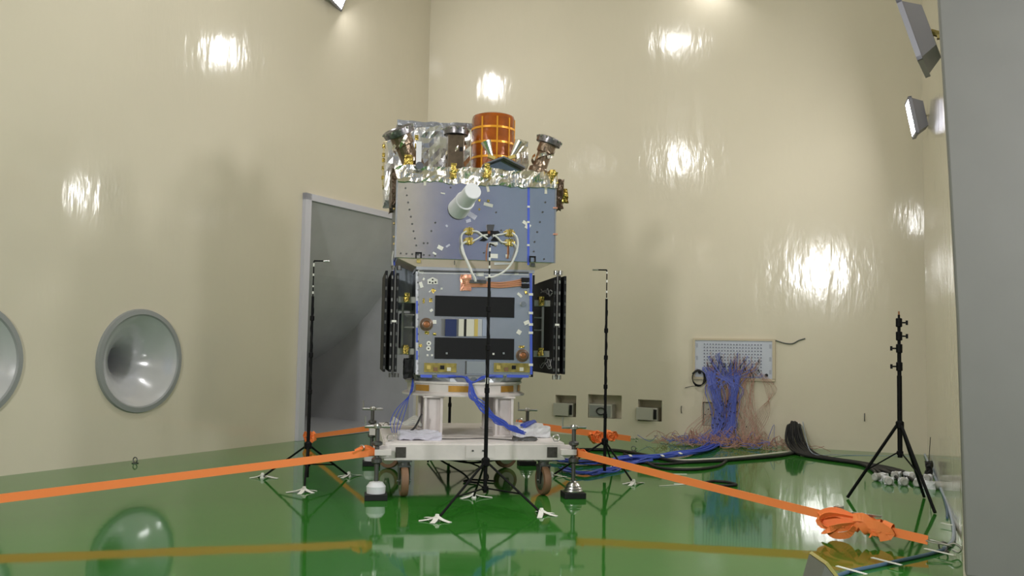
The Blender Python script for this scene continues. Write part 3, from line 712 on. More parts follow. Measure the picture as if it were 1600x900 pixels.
# solar arrays folded at both sides
def array(sgn, xs, y0, y1):
    x_in = xs[0]
    for i, x in enumerate(xs):
        b = MB(); b.bb(x-.012, x+.012, y0, y1, 1.06, 2.0 if i else 1.98)
        b.build('solar_panel', BLKP, SAT, bevel=.003)
        e = MB()
        for k in range(9): z = 1.10+k*.105; e.box((x, y0-.002, z), (.014, .008, .03))
        e.build('panel_edge_clip', DSTEEL if i != 1 else mat('edge_grey', (.2, .2, .2), .4), SAT)
    r = MB(); xm = (xs[0]+xs[1])/2
    r.cyl((xm, y0-.005, 1.04), (xm, y0-.005, 2.03), .010, n=8); r.build('tie_rod', mat('rod_grey', (.07, .07, .07), .4, metal=.6), SAT, smooth=True)
    for z, nm in ((2.03, 0), (1.03, 1)):
        c = MB()
        for x in xs[:2]: c.cyl((x+.012, y0+.02, z-.02), (x+.012, y0+.02, z+.02), .022, n=10)
        c.build('hinge', STEEL if sgn > 0 else DSTEEL, SAT, smooth=True)
    MB().box((xm, y0-.018, 1.53), (.04, .006, .02)).build('white_tag', WHTC, SAT)
    bx = BX1 if sgn > 0 else BX0
    for z in (1.74, 1.25):
        b = MB(); b.bb(min(bx, x_in), max(bx, x_in), -.36, -.30, z-.03, z+.03); b.build('array_arm', mat('arm_silver', (.5, .5, .47), .4, metal=.5), SAT, bevel=.004)
        b = MB(); b.crumple((bx+x_in)/2-.02, (bx+x_in)/2+.03, -.40, -.36, z-.02, z+.06, (3, 2, 4), .012, 14, 40+z); b.build('gold_foil_knot', GOLD, SAT)
    y = MB(); xk = (bx+x_in)/2+sgn*.03
    y.box((xk, -.33, 1.5), (.02, .03, .46)); y.box((xk-sgn*.07, -.33, 1.60), (.12, .02, .012)); y.box((xk-sgn*.07, -.33, 1.48), (.12, .02, .012))
    y.build('hinge_strut', mat('strut', (.30, .30, .28), .4, metal=.5), SAT)
    if sgn > 0:
        for k in range(5):
            pts = [(x_in-.015, y0+.05+.11*j+random.uniform(-.02, .02), (1.16 if k < 3 else 1.86)+random.uniform(-.06, .06)) for j in range(6)]
            MB().tube(pts, .005, 5, 4).build('array_wiring', mat('grey_wire', (.42, .42, .42), .5), SAT)
array(1, [.80, .845, .90], -.52, .50)
array(-1, [-.695, -.745, -.80], -.50, .48)
MB().bb(BX1, BX1+.02, -.50, -.3, 1.03, 2.0).build('dark_side_strip', BLKP, SAT)
MB().bb(BX1+.001, BX1+.06, -.2, .3, 1.15, 1.9).build('side_equipment', BLKP, SAT)
MB().bb(BX0-.012, BX0, -.49, .45, 1.05, 2.0).build('side_panel', mat('side_dark', (.12, .13, .15), .4, metal=.4), SAT)
MB().bb(BX0-.20, BX0, .10, .40, 1.66, 2.1).build('side_radiator', mat('side_radiator', (.30, .34, .40), .4, metal=.4), SAT)
MB().bb(BX0-.14, BX0-.01, -.15, .05, 1.28, 1.62).build('side_box', mat('side_box', (.35, .36, .38), .35, metal=.5), SAT, bevel=.01)
MB().crumple(BX0-.10, BX0-.01, -.42, -.2, 1.0, 1.18, (4, 5, 5), .025, 12, 55).build('cable_clump', BLKM, SAT)
vline(616, 404, 617, 470, 3, BLUET, -.2, 'blue_cable_run')
# blue cables leaving the base
def tubes(paths, r, name, m_, par=None, n=6, k=5):
    B = MB()
    for p in paths: B.tube(p, r, n, k)
    return B.build(name, m_, par, smooth=True)
bc = []
for k in range(12):
    j = lambda s=2: random.uniform(-s, s)*1.25
    bc.append([S(728+j(), 589+j(1), -.55), S(735+j(), 600+j(), -.60), S(740+j(5), 618+j(4), -.64), S(757+j(6), 638+j(5), -.66), S(780+j(6), 655+j(5), -.66), S(800+j(5), 669+j(3), -.68), S(816+j(5), 676+j(2), -.66)])
tag(tubes(bc, .0055, 'cable_bundle', BLUEC, n=5), 'bundle of blue cables falling from the satellite base onto the trolley deck', 'cable', kind='stuff').matrix_world = Matrix.Translation(O) @ Matrix.Rotation(PHI, 4, 'Z')
bc = []
for k in range(3):
    bc.append([S(700+k*8, 589, -.52), S(722+k*2, 588+k, -.56), S(731, 593+k*2, -.58), S(741, 597, -.58), S(752+k*5, 589, -.56), S(765+k*4, 587, -.53)])
tag(tubes(bc, .007, 'cable_bundle', BLUEC, n=5), 'short blue cables looped around the silver knob under the satellite body', 'cable', kind='stuff').matrix_world = Matrix.Translation(O) @ Matrix.Rotation(PHI, 4, 'Z')
bc = [[S(645, 590, -.3), S(641+k, 612, -.32), S(634-k*5, 640, -.38), S(628-k*6, 660, -.5), S(622-k*3, 676, -.72)] for k in range(4)]
tag(tubes(bc, .0035, 'thin_cable', BLUEC, n=5), 'thin blue wires hanging from the left of the satellite base', 'cable', kind='stuff').matrix_world = Matrix.Translation(O) @ Matrix.Rotation(PHI, 4, 'Z')

def local(o): o.matrix_world = Matrix.Translation(O) @ Matrix.Rotation(PHI, 4, 'Z'); return o
# bundles and cables on the deck
b = MB().crumple(-.66, -.30, -.88, -.60, .470, .54, (10, 8, 3), .022, 9, 61); tag(local(b.build('plastic_bag', BAG)), 'crumpled clear plastic sheet on the left of the trolley deck', 'plastic sheet')
b = MB().crumple(.42, .76, -.62, -.05, .470, .56, (10, 10, 3), .022, 9, 62); tag(local(b.build('plastic_bag', WHTP)), 'white crumpled sheet on the right of the trolley deck', 'plastic sheet')
b = MB()
for k in range(5): b.tube([(-.72+.03*k, .45, .5), (-.66, .30+.03*k, .53+.01*k), (-.56, .38-.05*k, .52), (-.45, .22, .60-.02*k), (-.40, .1, .52)], .011, 6)
tag(local(b.build('cable_loop', WC, smooth=True)), 'white sleeved cable heap at the rear left of the trolley deck', 'cable', kind='stuff')
b = MB(); b.tube([S(623, 683, -.85), S(635, 677, -.8), S(648, 668, -.7), S(659, 647, -.6)], .009, 6); tag(local(b.build('cable', BLKM, smooth=True)), 'short black cable sticking up at the left of the trolley deck', 'cable')
b = MB(); b.tube([(-.6, -.7, .475), (-.2, -.78, .473), (.1, -.72, .473), (.35, -.85, .473), (.6, -.80, .473)], .005, 5); tag(local(b.build('cable', DSTEEL, smooth=True)), 'thin dark wire lying along the front of the trolley deck', 'cable')
b = MB().crumple(.36, .56, -.92, -.82, .470, .50, (6, 4, 2), .02, 14, 64); tag(local(b.build('rope_knot', DSTEEL)), 'knotted grey cord on the trolley deck right of the front stand', 'cord')
b = MB(); b.tube([(.52, -.55, .57), (.62, -.35, .585), (.70, -.1, .58), (.76, .1, .53)], .018, 6); b.tube([(.5, -.5, .575), (.62, -.3, .59), (.72, -.05, .57)], .014, 6)
tag(local(b.build('blue_cable', BLUEC, smooth=True)), 'blue cable lying over the white sheet on the trolley deck', 'cable')
# tangle of black cables under the trolley
b = MB(); random.seed(11)
for k in range(7):
    y = -.3+random.uniform(-.2, .2); x = -.35
    b.tube([(x+random.uniform(-.1, .1), y, .28+random.uniform(-.03, .04)), (x+.15, y+random.uniform(-.15, .15), .30+random.uniform(-.06, .05)), (x+.4, y+.1, .25+random.uniform(-.04, .04)), (x+.65, y, .27+random.uniform(-.05, .03)), (x+.95, y, .31)], .010, 6)
b.tube([(-.30, -.3, .27), (-.2, -.25, .20), (-.02, -.3, .10), (.05, -.35, .03), (.12, -.3, .012), (0, -.2, .012), (.1, -.1, .012), (.3, -.2, .012)], .009, 6)
b.tube([(-.1, -.3, .24), (.12, -.3, .17), (.22, -.3, .08), (.2, -.3, .012)], .008, 6)
tag(local(b.build('cable_tangle', BLKM, smooth=True)), 'tangle of black cables hanging beneath the trolley', 'cable', kind='stuff')

# ------------------------------------------------------------------ tripod stands
def foot_tape(loc, rz, label, sc=1.0, grp='white tapes over the stand feet'):
    b = MB()
    for a, l in ((0, .13), (65, .11), (130, .09), (200, .10)):
        a = R(a); d = Vector((math.cos(a), math.sin(a), 0))
        b.ribbon([d*.0+Vector((0, 0, .035)), d*l*.45*sc+Vector((0, 0, .014)), d*l*sc+Vector((0, 0, .003))], .032*sc, .003, (-d.y, d.x, 0))
    b.cyl((0, 0, 0), (0, 0, .05), .026, .014, n=8)
    o = b.build('adhesive_tape', WHTC); o.location = loc; o.rotation_euler = (0, 0, rz); return tag(o, label, 'tape', grp)
def tripod(name, label, cat, base, feet, zhub, zlow, joints, poles, group=None, mic=None, foot_r=.010):
    """feet: world floor points; poles: list of (z0, z1, radius)"""
    t = thing(name, label, cat, (base.x, base.y, 0), 0, group)
    bz = Vector((base.x, base.y, 0))
    for (z0, z1, r) in poles: MB().cyl((0, 0, z0), (0, 0, z1), r, n=12).build('pole', BLK, t, smooth=True)
    for z in joints:
        MB().lathe([(.014, z-.025), (.021, z-.02), (.021, z+.02), (.014, z+.025)], n=14).build('collar', BLK, t, smooth=True)
    MB().lathe([(.02, zhub-.03), (.035, zhub-.02), (.035, zhub+.03), (.02, zhub+.045)], n=14).build('leg_hub', BLK, t, smooth=True)
    MB().lathe([(.02, zlow-.02), (.028, zlow-.015), (.028, zlow+.015), (.02, zlow+.02)], n=14).build('brace_collar', BLK, t, smooth=True)
    for f in feet:
        q = f-bz; q.z = .010; h = Vector((0, 0, zhub)); d = q-h
        u = Vector((q.x, q.y, 0)).normalized()*.025
        MB().cyl(h+u, q, foot_r, n=8).build('leg', BLK, t, smooth=True)
        mid = h+u+(q-h-u)*.62; MB().cyl(Vector((0, 0, zlow))+u, mid, .007, n=6).build('brace', BLK, t, smooth=True)
    return t
def mic_head(t, z0, z1, adir, tapes=True):
    MB().cyl((0, 0, z0), (0, 0, z1), .006, n=8).build('thin_mast', BLK, t)
    random.seed(int(z1*1000))
    for k in range(4):
        z = z0+(z1-z0)*(.12+.25*k+random.uniform(-.06, .06)); h_ = random.uniform(.006, .018)
        MB().cyl((0, 0, z-h_), (0, 0, z+h_), .0085, n=8).build('mast_tape', WHTC, t)
    d = Vector(adir).normalized()
    MB().cyl(Vector((0, 0, z1)), Vector((0, 0, z1))+d*.10, .007, n=8).build('microphone_arm', BLK, t)
    MB().cyl(Vector((0, 0, z1))+d*.09, Vector((0, 0, z1))+d*.15, .008, n=10).build('microphone', STEEL, t, smooth=True)
    c = MB(); n = 26
    c.tube([(.016*math.cos(i*.9)*.9, .016*math.sin(i*.9)*.9, z0*.95-(z0*.95-.4)*i/n) for i in range(n+1)], .003, 4, 2); c.build('signal_wire', BLKM, t)
right = _r0
def p3(*a): return [G(*q) for q in a]
F = p3((683, 814), (846, 804), (740, 778)); base = Vector((sum(f.x for f in F)/3, sum(f.y for f in F)/3, 0)); base = base*.3+G(757.5, 791)*.7
t = tripod('microphone_stand', 'black microphone stand standing in front of the trolley', 'microphone stand', base, F, .36, .155, (.95, 1.30, 1.62), [(.12, 1.0, .0165), (.9, 1.35, .0145), (1.3, 1.88, .0125)])
mic_head(t, 1.86, 2.16, -_r0*.2+Vector((.1, .9, 0))); MB().box((0, 0, 1.03), (.024, .024, .05)).build('white_tape_band', WHTC, t)
for f, a, l in zip(F, (2.6, 5.0, .6), ('white tape cross over the left foot of the front stand', 'white tape cross over the right foot of the front stand', 'white tape cross over the rear foot of the front stand')): foot_tape(f, a, l, 1.25)
F = p3((410, 747), (475, 769), (545, 745)); base = G(479.5, 754)
t = tripod('microphone_stand', 'black microphone stand in front of the rectangular horn, left of the trolley', 'microphone stand', base, F, .34, .17, (.85, 1.2, 1.55), [(.05, .9, .0165), (.85, 1.25, .0145), (1.2, 1.76, .0125)])
mic_head(t, 1.74, 2.10, _r0)
for f, a, l in zip(F, (.3, 3.9, 1.2), ('white tape over the leftmost foot of the left stand', 'white tape over the front foot of the left stand', 'white tape over the right foot of the left stand')): foot_tape(f, a, l, 1.2)
F = p3((862, 745), (990, 757), (958, 733)); base = G(944.5, 745)
t = tripod('microphone_stand', 'black microphone stand between the trolley and the wall niches', 'microphone stand', base, F, .35, .16, (.62, .92, 1.22, 1.5), [(.06, .65, .0165), (.6, 1.25, .0145), (1.2, 1.83, .0125)])
mic_head(t, 1.80, 2.13, -_r0)
for f, a, l in zip(F, (.3, 1.2, 2.2), ('white tape over the left foot of the stand before the wall niches', 'white tape over the right foot of the stand before the wall niches', 'white tape over the rear foot of the stand before the wall niches')): foot_tape(f, a, l, 1.2)
base = G(701, 716); F = [base+Vector((.5*math.cos(a), .5*math.sin(a), 0)) for a in (.5, 2.6, 4.7)]
t = tripod('microphone_stand', 'black microphone stand behind the trolley, seen between its columns', 'microphone stand', base, F, .35, .16, (.62, .92, 1.22), [(.06, .65, .0165), (.6, 1.25, .0145), (1.2, 1.83, .0125)])
mic_head(t, 1.80, 2.13, _r0)
F = p3((1324, 779), (1461, 803), (1444, 778)); base = Vector((sum(f.x for f in F)/3, sum(f.y for f in F)/3, 0))
base = base*.3+G(1406.5, 787)*.7
t = tripod('light_stand', 'empty black light stand near the right wall', 'light stand', base, F, .68, .44, (), [(.40, 1.12, .021), (1.08, 1.36, .017), (1.3, 1.56, .014), (1.5, 1.66, .010)], foot_r=.014)
for z, s in ((1.59, 1), (1.47, 1), (1.36, -1), (1.20, -1)):
    MB().lathe([(.02, z-.04), (.027, z-.035), (.027, z+.035), (.02, z+.04)], n=14).build('collar', BLK, t, smooth=True)
    b = MB(); b.cyl((0, 0, z), _r0*.07*s+Vector((0, 0, z)), .007, n=8); b.box(_r0*.07*s+Vector((0, 0, z)), (.02, .02, .04)); b.build('locking_knob', BLK, t)
MB().cyl((0, 0, 1.66), (0, 0, 1.69), .007, n=8).build('spigot', RUST, t)
# loose tape strips on the floor
lo = [((1085, 757), .2, .20, 'pale tape strip under the coiled black cable on the floor'), ((1050, 741), .3, .16, 'small white tape on the floor right of the blue cable bundle')]
for (q, a, l, lb) in lo:
    o = MB().bb(-l, l, -.012, .012, 0, .004).build('adhesive_tape', WHTC); o.location = G(*q); o.rotation_euler = (0, 0, a+YAW-.2); tag(o, lb, 'tape')

# ------------------------------------------------------------------ straps
def hook(pos, d, name='hook'):
    b = MB(); d = Vector(d).normalized(); s = d.cross(Z).normalized()
    b.tube([pos+s*.03, pos+d*.10+s*.015, pos+d*.15, pos+d*.10-s*.015, pos-s*.03, pos+s*.03], .005, 6, 3)
    b.tube([pos+d*.13, pos+d*.17+Z*.02, pos+d*.21, pos+d*.19-Z*.03, pos+d*.15-Z*.02], .007, 6, 4); return b
def eye_plate(p, label, grp='floor anchor rings'):
    b = MB(); n = 14
    b.lathe([(.035, 0), (.035, .008), (.01, .012)], p, n=16)
    b.tube([p+Vector((.028*math.cos(2*PI*i/n), 0, .036+.028*math.sin(2*PI*i/n))) for i in range(n+1)], .006, 6, 1)
    return tag(b.build('anchor_ring', DSTEEL, smooth=True), label, 'anchor ring', grp)
def bundle(B, c, d, sc=1.0, seed=0, loops=9):
    """spare webbing wound round the strap in loose loops"""
    random.seed(seed); d = Vector(d).normalized(); s = d.cross(Z).normalized(); u = s.cross(d).normalized()
    for k in range(loops):
        ce = c+d*random.uniform(-.12, .14)*sc+Z*random.uniform(-.01, .01)
        a = random.uniform(.05, .075)*sc; b_ = random.uniform(.03, .05)*sc; tl = random.uniform(-.7, .7)
        ax = (d*math.cos(tl)+u*math.sin(tl)); pts = [ce+ax*a*math.cos(2*PI*i/10)+ (u*math.cos(tl)-d*math.sin(tl))*b_*math.sin(2*PI*i/10)+s*.006*math.sin(3*i+k) for i in range(11)]
        zz = [max(p.z, .03*sc) for p in pts]
        for p, z_ in zip(pts, zz): p.z = z_
        B.ribbon(pts, .045*sc, .004, tuple(s*.8+Z*.6*random.choice((-1, 1))), 3)
# front left
A = W(-.86, -1.07, .39); P1 = G(0, 826); P1.z = .205
d = (P1-A); end = A+d*(( .03-A.z)/d.z)
t = thing('ratchet_strap', 'taut orange ratchet strap from the front left of the trolley past the left edge', 'strap', (A.x, A.y, 0))
oo = Vector((A.x, A.y, 0))
MB().ribbon([A-oo, end-oo], .062, .005, (0, 0, 1), 1).build('webbing', ORG, t)
b = MB(); dn = d.normalized()
b.ribbon([A-oo-dn*-.02, A-oo+dn*.10+Z*.045, A-oo+dn*.2+Z*.02], .05, .004, (0, 0, 1)); b.ribbon([A-oo+dn*.02-Z*.01, A-oo+dn*.13+Z*.02, A-oo+dn*.22], .055, .004, (.3, -.3, 1)); b.ribbon([A-oo-dn*.05, A-oo+dn*.0+Vector((0, -.03, 0)), A-oo+dn*.1], .05, .006, (0, 0, 1))
b.build('end_loop', ORG, t)
n = 12; b = MB(); c = A-oo+dn*.14+Z*.05; b.tube([c+Vector((.022*math.cos(2*PI*i/n), 0, .022*math.sin(2*PI*i/n))) for i in range(n+1)], .006, 6, 1); b.build('shackle', STEEL, t, smooth=True)
# front right
A = W(.86, -1.07, .39); E_ = G(1450, 862); E_.z = .075; d = E_-A; dn = d.normalized(); oo = Vector((A.x, A.y, 0))
t = thing('ratchet_strap', 'orange ratchet strap from the trolley front right to the floor by the grey door', 'strap', oo)
MB().ribbon([A-oo, A-oo+d*.35-Z*.005, A-oo+d*.8-Z*.005, E_-oo], .060, .005, (0, 0, 1), 3).build('webbing', ORG, t)
b = MB(); sd = dn.cross(Z).normalized()
def at_(f, up=0, out_=0): return A-oo+d*f+Z*up+sd*out_
# bow tails on the left
b.ribbon([at_(.84, .02, .02), at_(.80, .05, .05), at_(.765, .0, .06), at_(.77, -.055, .06), at_(.80, -.03, .05), at_(.84, .0, .03)], .065, .004, (.1, .1, 1), 4)
b.ribbon([at_(.845, -.01, .03), at_(.82, -.045, .08), at_(.79, -.075, .09), at_(.80, -.105, .09), at_(.83, -.085, .07), at_(.845, -.02, .05)], .05, .004, (.2, -.3, 1), 4)
b.ribbon([at_(.84, .03, .02), at_(.79, .03, .08), at_(.77, -.02, .10), at_(.785, -.07, .09), at_(.825, -.045, .07)], .05, .004, tuple(sd+Z*.8), 4)
b.ribbon([at_(.85, .0, .02), at_(.815, -.03, .11), at_(.79, -.08, .12), at_(.775, -.10, .08), at_(.79, -.06, .03)], .045, .004, tuple(dn+Z), 4)
# wraps round the ratchet
for f_, tl, w_2 in ((.845, .5, .060), (.862, -.6, .065), (.880, .35, .070), (.895, -.3, .055), (.912, .2, .065)):
    n = 10; ax2 = (Z*math.cos(tl)+dn*math.sin(tl))
    b.ribbon([at_(f_)+ax2*.058*math.cos(2*PI*i/n)+sd*.045*math.sin(2*PI*i/n) for i in range(n+1)], w_2, .004, tuple(dn*math.cos(tl)-Z*math.sin(tl)), 3)
b.ribbon([at_(.84, .04, .045), at_(.87, .055, .055), at_(.895, -.02, .06), at_(.88, -.05, .05)], .06, .004, tuple(dn+Z*.5), 4)
b.ribbon([at_(.875, .02, .06), at_(.90, .03, .065), at_(.925, -.01, .05), at_(.90, -.05, .055)], .06, .004, tuple(Z+dn*.4), 4)
b.build('spare_webbing', ORG, t)
b = MB(); b.box(A-oo+d*.865+Z*.07, (.20, .03, .014), Matrix.Rotation(math.atan2(d.y, d.x), 3, 'Z')); b.box(A-oo+d*.80+Z*.07, (.05, .06, .03), Matrix.Rotation(math.atan2(d.y, d.x), 3, 'Z'))
b.cyl(A-oo+d*.86+Vector((-.02, .03, .07)), A-oo+d*.86+Vector((.02, -.03, .07)), .008); b.build('ratchet', STEEL, t)
hook(E_-oo, dn).build('hook', STEEL, t, smooth=True)
b = MB(); bundle(b, Vector((.06, 0, .40)), dn, .6, 4, 4); b.build('end_loop', ORG, t)
b = MB(); b.cyl((0.02, 0, .36), (0.02, 0, .43), .03); b.build('shackle', DSTEEL, t)
eye_plate(G(1474, 862), 'floor anchor ring at the hook of the front right strap')
# rear left
A = W(-.90, 1.10, .40); E_ = G(484, 697); E_.z = .12; d = E_-A; dn = d.normalized(); oo = Vector((A.x, A.y, 0))
t = thing('ratchet_strap', 'orange ratchet strap from the rear left of the trolley, bundled behind the left stand', 'strap', oo)
MB().ribbon([A-oo, E_-oo], .055, .005, (0, 0, 1), 1).build('webbing', ORG, t)
b = MB(); bundle(b, E_-oo+Z*.0, dn, 1.15, 6, 10); b.build('spare_webbing', ORG, t)
hook(E_-oo+dn*.05, dn).build('hook', STEEL, t, smooth=True)
# rear right
A = W(.72, 1.05, .47); E_ = G(985, 697); E_.z = .10; d = E_-A; dn = d.normalized(); oo = Vector((A.x, A.y, 0))
t = thing('ratchet_strap', 'orange ratchet strap from the rear right of the trolley towards the back wall', 'strap', oo)
MB().ribbon([A-oo, E_-oo], .075, .005, (0, 0, 1), 1).build('webbing', ORG, t)
b = MB(); bundle(b, A-oo+d*.66-Z*.04, dn, 1.3, 7, 9); bundle(b, A-oo+d*.8, dn, 1.1, 8, 7); b.build('spare_webbing', ORG, t)
hook(E_-oo, dn).build('hook', STEEL, t, smooth=True)
eye_plate(G(990, 705), 'floor anchor ring at the hook of the rear right strap')
eye_plate(G(211, 724), 'floor anchor ring at the foot of the left wall below the round horn')

# ------------------------------------------------------------------ back wall fittings
pa, pb, pc, pd = px_rect(1083, 528, 1213, 595.5)
pa, pb, pc, pd = -2.96, -1.80, .90, 1.495
t = thing('patch_panel', 'pale blue connector panel in a cream frame on the back wall', 'patch panel', ((pa+pb)/2, YB, pc))
w2 = (pb-pa)/2; hh = pd-pc
b = MB()
b.bb(-w2, w2, -.035, -.002, 0, .035); b.bb(-w2, w2, -.035, -.002, hh-.03, hh); b.bb(-w2, -w2+.03, -.035, -.002, .03, hh-.03); b.bb(w2-.04, w2, -.035, -.002, .03, hh-.03)
b.build('frame', PFRAME, t)
MB().bb(-w2+.03, w2-.04, -.022, -.002, .035, hh-.03).build('face_plate', PANELM, t)
pts = []
for i in range(20):
    for k in range(10): pts.append((-w2+.165+i*(2*w2-.36)/19, .105+k*(hh-.19)/9))
pt0 = None; rest = MB()
for i, (x, z) in enumerate(pts):
    if i % 2 == 0:
        if pt0 is None: pt0 = MB().lathe([(.0085, 0), (.0085, .012), (.005, .018)], (0, 0, 0), (0, -1, 0), 8).build('socket', mat('socket_metal', (.16, .17, .24), .5, metal=.3), t); o = pt0
        else: o = pt0.copy(); COL.objects.link(o); o.parent = t
        o.location = (x, -.022, z)
    else: rest.lathe([(.0085, 0), (.0085, .012), (.005, .018)], (x, -.022, z), (0, -1, 0), 8)
r = rest.build('socket', MATS['socket_metal'], t); r['kind'] = 'stuff'
MB().cyl((w2-.12, -.022, .085), (w2-.12, -.045, .085), .022, n=16).build('black_port', BLKM, t)
MB().cyl((-w2+.10, -.022, .10), (-w2+.10, -.045, .10), .022, n=16).build('black_port', BLKM, t)
for k in (.12, .30, .48): MB().bb(w2-.085, w2-.055, -.0235, -.022, k-.02, k+.04).build('label_strip', mat('label_grey', (.36, .38, .46), .5), t); MB().bb(-w2+.045, -w2+.07, -.0235, -.022, k-.02, k+.04).build('label_strip', MATS['label_grey'], t)
b = MB()
for i in range(3):
    c = Vector((pa+.085, YB-.06-.012*i, pc-.0+.02)); n = 14
    b.tube([c+Vector(((.085+.008*i)*math.cos(2*PI*j/n)+.01*i, 0, (.12-.01*i)*math.sin(2*PI*j/n)-.0)) for j in range(n+1)], .007, 6, 2)
b.tube([(pa+.1, YB-.03, pc+.10), (pa+.06, YB-.06, pc+.13), (pa+.0, YB-.07, pc+.08)], .008)
b.tube([(pa+.09, YB-.06, pc-.1), (pa+.0, YB-.02, pc-.1), (pa-.12, YB-.008, pc-.13)], .004)
tag(b.build('coiled_cable', BLKM, smooth=True), 'black cable coiled at the lower left corner of the connector panel', 'cable')
b = MB(); q = [PY(1212, 532, YB-.01), PY(1225, 536, YB-.012), PY(1238, 537, YB-.012), PY(1248, 532, YB-.012), PY(1258, 529, YB-.01)]
b.tube(q, .009); tag(b.build('cable', mat('grey_cable', (.10, .11, .10), .6), smooth=True), 'short dark cable running right from the top of the connector panel', 'cable')
# niches: box in each
bl = ['grey socket box with an open flap in the first wall niche behind the trolley', 'grey socket box with a coiled lead in the wide niche', 'grey socket box with a dark slot in the third niche', 'grey box in the niche behind the hanging blue wires']
for i, (a, bb_, c, d) in enumerate(NR):
    x0 = a+.005; x1 = a+(bb_-a)*(.82, .70, .80, .88)[i]; z1 = c+(d-c)*(.62, .60, .62, .97)[i]
    t = thing('socket_box', bl[i], 'socket box', ((x0+x1)/2, YB, c+.002), 0, 'boxes in the wall niches')
    w2 = (x1-x0)/2; h = z1-c-.004
    MB().bb(-w2, w2, .02, .21, 0, h).build('box', BOXG, t, bevel=.006)
    if i == 1:
        MB().bb(-w2+.02, w2-.02, .01, .02, .02, h-.02).build('recess', mat('recess_dark', (.25, .26, .24), .6), t)
        n = 12; MB().tube([(0.02+.07*math.cos(2*PI*j/n), -.004, h*.5+.05*math.sin(2*PI*j/n)) for j in range(n+1)], .009, 6, 2).build('coiled_lead', BLKM, t, smooth=True)
    elif i == 3:
        MB().bb(-.03, .03, .012, .02, h*.4, h*.6).build('yellow_label', YEL, t)
    else:
        MB().bb(-w2-.02, w2*.62, -.05, -.03, .015, h+.005).build('flap', BOXG, t, bevel=.003)
        MB().bb(w2*.62, w2*.92, .01, .02, .03, h-.02).build('dark_slot', BLKM, t)
        MB().bb(-w2-.02, w2*.0, -.03, .02, h-.02, h+.005).build('hinge', BOXG, t)
# blue wires falling from the panel
random.seed(5)
def pz(x, y, z): return Vector((x, y, z))
blue = MB(); red = MB(); dk = MB()
for k in range(46):
    sx = min(max(random.gauss(-2.42, .24), -2.80), -1.98); sz = random.uniform(1.0, 1.30)
    colx = random.choice((-2.70, -2.64, -2.56, -2.36, -2.34, -2.33, -2.33))+random.gauss(0, .022)
    p = [pz(sx, YB-.04, sz), pz(sx+random.gauss(0, .01), YB-.07, sz-.04), pz((sx*.45+colx*.55), YB-.09, .93), pz(colx+random.gauss(0, .03), YB-.13, .78),
         pz(-2.50+(colx+2.50)*.75+random.gauss(0, .035), YB-.13, .5), pz(-2.52+(colx+2.50)*.8+random.gauss(0, .05), YB-.16, .25), pz(-2.56+random.gauss(0, .09), YB-.25, .10), pz(-2.85+random.gauss(0, .15), YB-.45+random.gauss(0, .06), .04)]
    blue.tube(p, .0042, 4, 4)
for k in range(26):
    x = random.gauss(-2.33, .012)
    blue.tube([pz(x+random.gauss(0, .05), YB-.05, 1.05), pz(x+.01, YB-.1, .88), pz(x-.01+random.gauss(0, .008), YB-.13, .66), pz(x-.04+random.gauss(0, .014), YB-.14, .42), pz(x-.09+random.gauss(0, .03), YB-.20, .14), pz(x-.28+random.gauss(0, .05), YB-.34, .05), pz(x-.5+random.gauss(0, .05), YB-.52, .03)], .0045, 4, 4)
for k in range(24):
    x = random.gauss(-2.62, .03)
    blue.tube([pz(x-.08+random.gauss(0, .05), YB-.05, 1.08), pz(x-.06, YB-.1, .92), pz(x+random.gauss(0, .014), YB-.13, .70), pz(x+.07+random.gauss(0, .014), YB-.14, .5), pz(x+.07+random.gauss(0, .02), YB-.16, .3), pz(x-.02+random.gauss(0, .03), YB-.24, .14), pz(x-.3+random.gauss(0, .05), YB-.42, .04)], .0045, 4, 4)
for k in range(75):
    sx = random.uniform(-2.75, -1.98); sz = random.uniform(1.0, 1.3)
    spread = random.gauss(-2.40, .26)
    p = [pz(sx, YB-.04, sz), pz(sx, YB-.07, sz-.05), pz(sx*.6+spread*.4, YB-.08, .85), pz(sx*.35+spread*.65+random.gauss(0, .04), YB-.12, .5), pz(spread+random.gauss(0, .05), YB-.15, .2), pz(spread+random.gauss(0, .2), YB-.3, .03)]
    red.tube(p, .0026, 4, 4)
for k in range(9):
    sx = random.uniform(-2.1, -1.95); p = [pz(sx, YB-.04, 1.0), pz(-1.93+.02*k, YB-.09, .8), pz(-1.86-.02*k, YB-.12, .5), pz(-2.0-.03*k, YB-.15, .2), pz(-2.3+.03*k, YB-.2, .03)]
    red.tube(p, .0022, 4, 5)
for k in range(330):
    x = random.gauss(-2.45, .46); y = YB-.12-abs(random.gauss(.25, .22)); y = max(y, 12.2); x = min(max(x, -3.3), -1.3)
    a = random.uniform(0, 2*PI); l = random.uniform(.1, .3)
    p = [pz(x, y, .01+abs(random.gauss(0, .05))), pz(x+l*math.cos(a)*.5, max(min(y+l*.3*math.sin(a), YB-.03), 12.1), .02+abs(random.gauss(0, .09))), pz(x+l*math.cos(a+.6), min(y+l*math.sin(a+.6)*.5, YB-.03), .01+abs(random.gauss(0, .04)))]
    (red if k % 6 else blue).tube(p, .0038, 4, 4)
for k in range(40):
    x = random.gauss(-2.5, .12); z = random.uniform(.1, .62); dk.sph((x, YB-.19, z), .009, 6)
for k in range(36):
    x = -2.42+random.gauss(0, .2); z = random.uniform(.98, 1.25); dk.tube([(x, YB-.06, z), (x+random.gauss(0, .01), YB-.08, z-.05)], .006, 5, 1)
tag(blue.build('blue_wires', BLUEW), 'mass of thin blue wires falling from the connector panel to the floor', 'wires', kind='stuff')
tag(red.build('pink_wires', REDW), 'tangle of thin pink and brown wires heaped at the foot of the back wall', 'wires', kind='stuff')
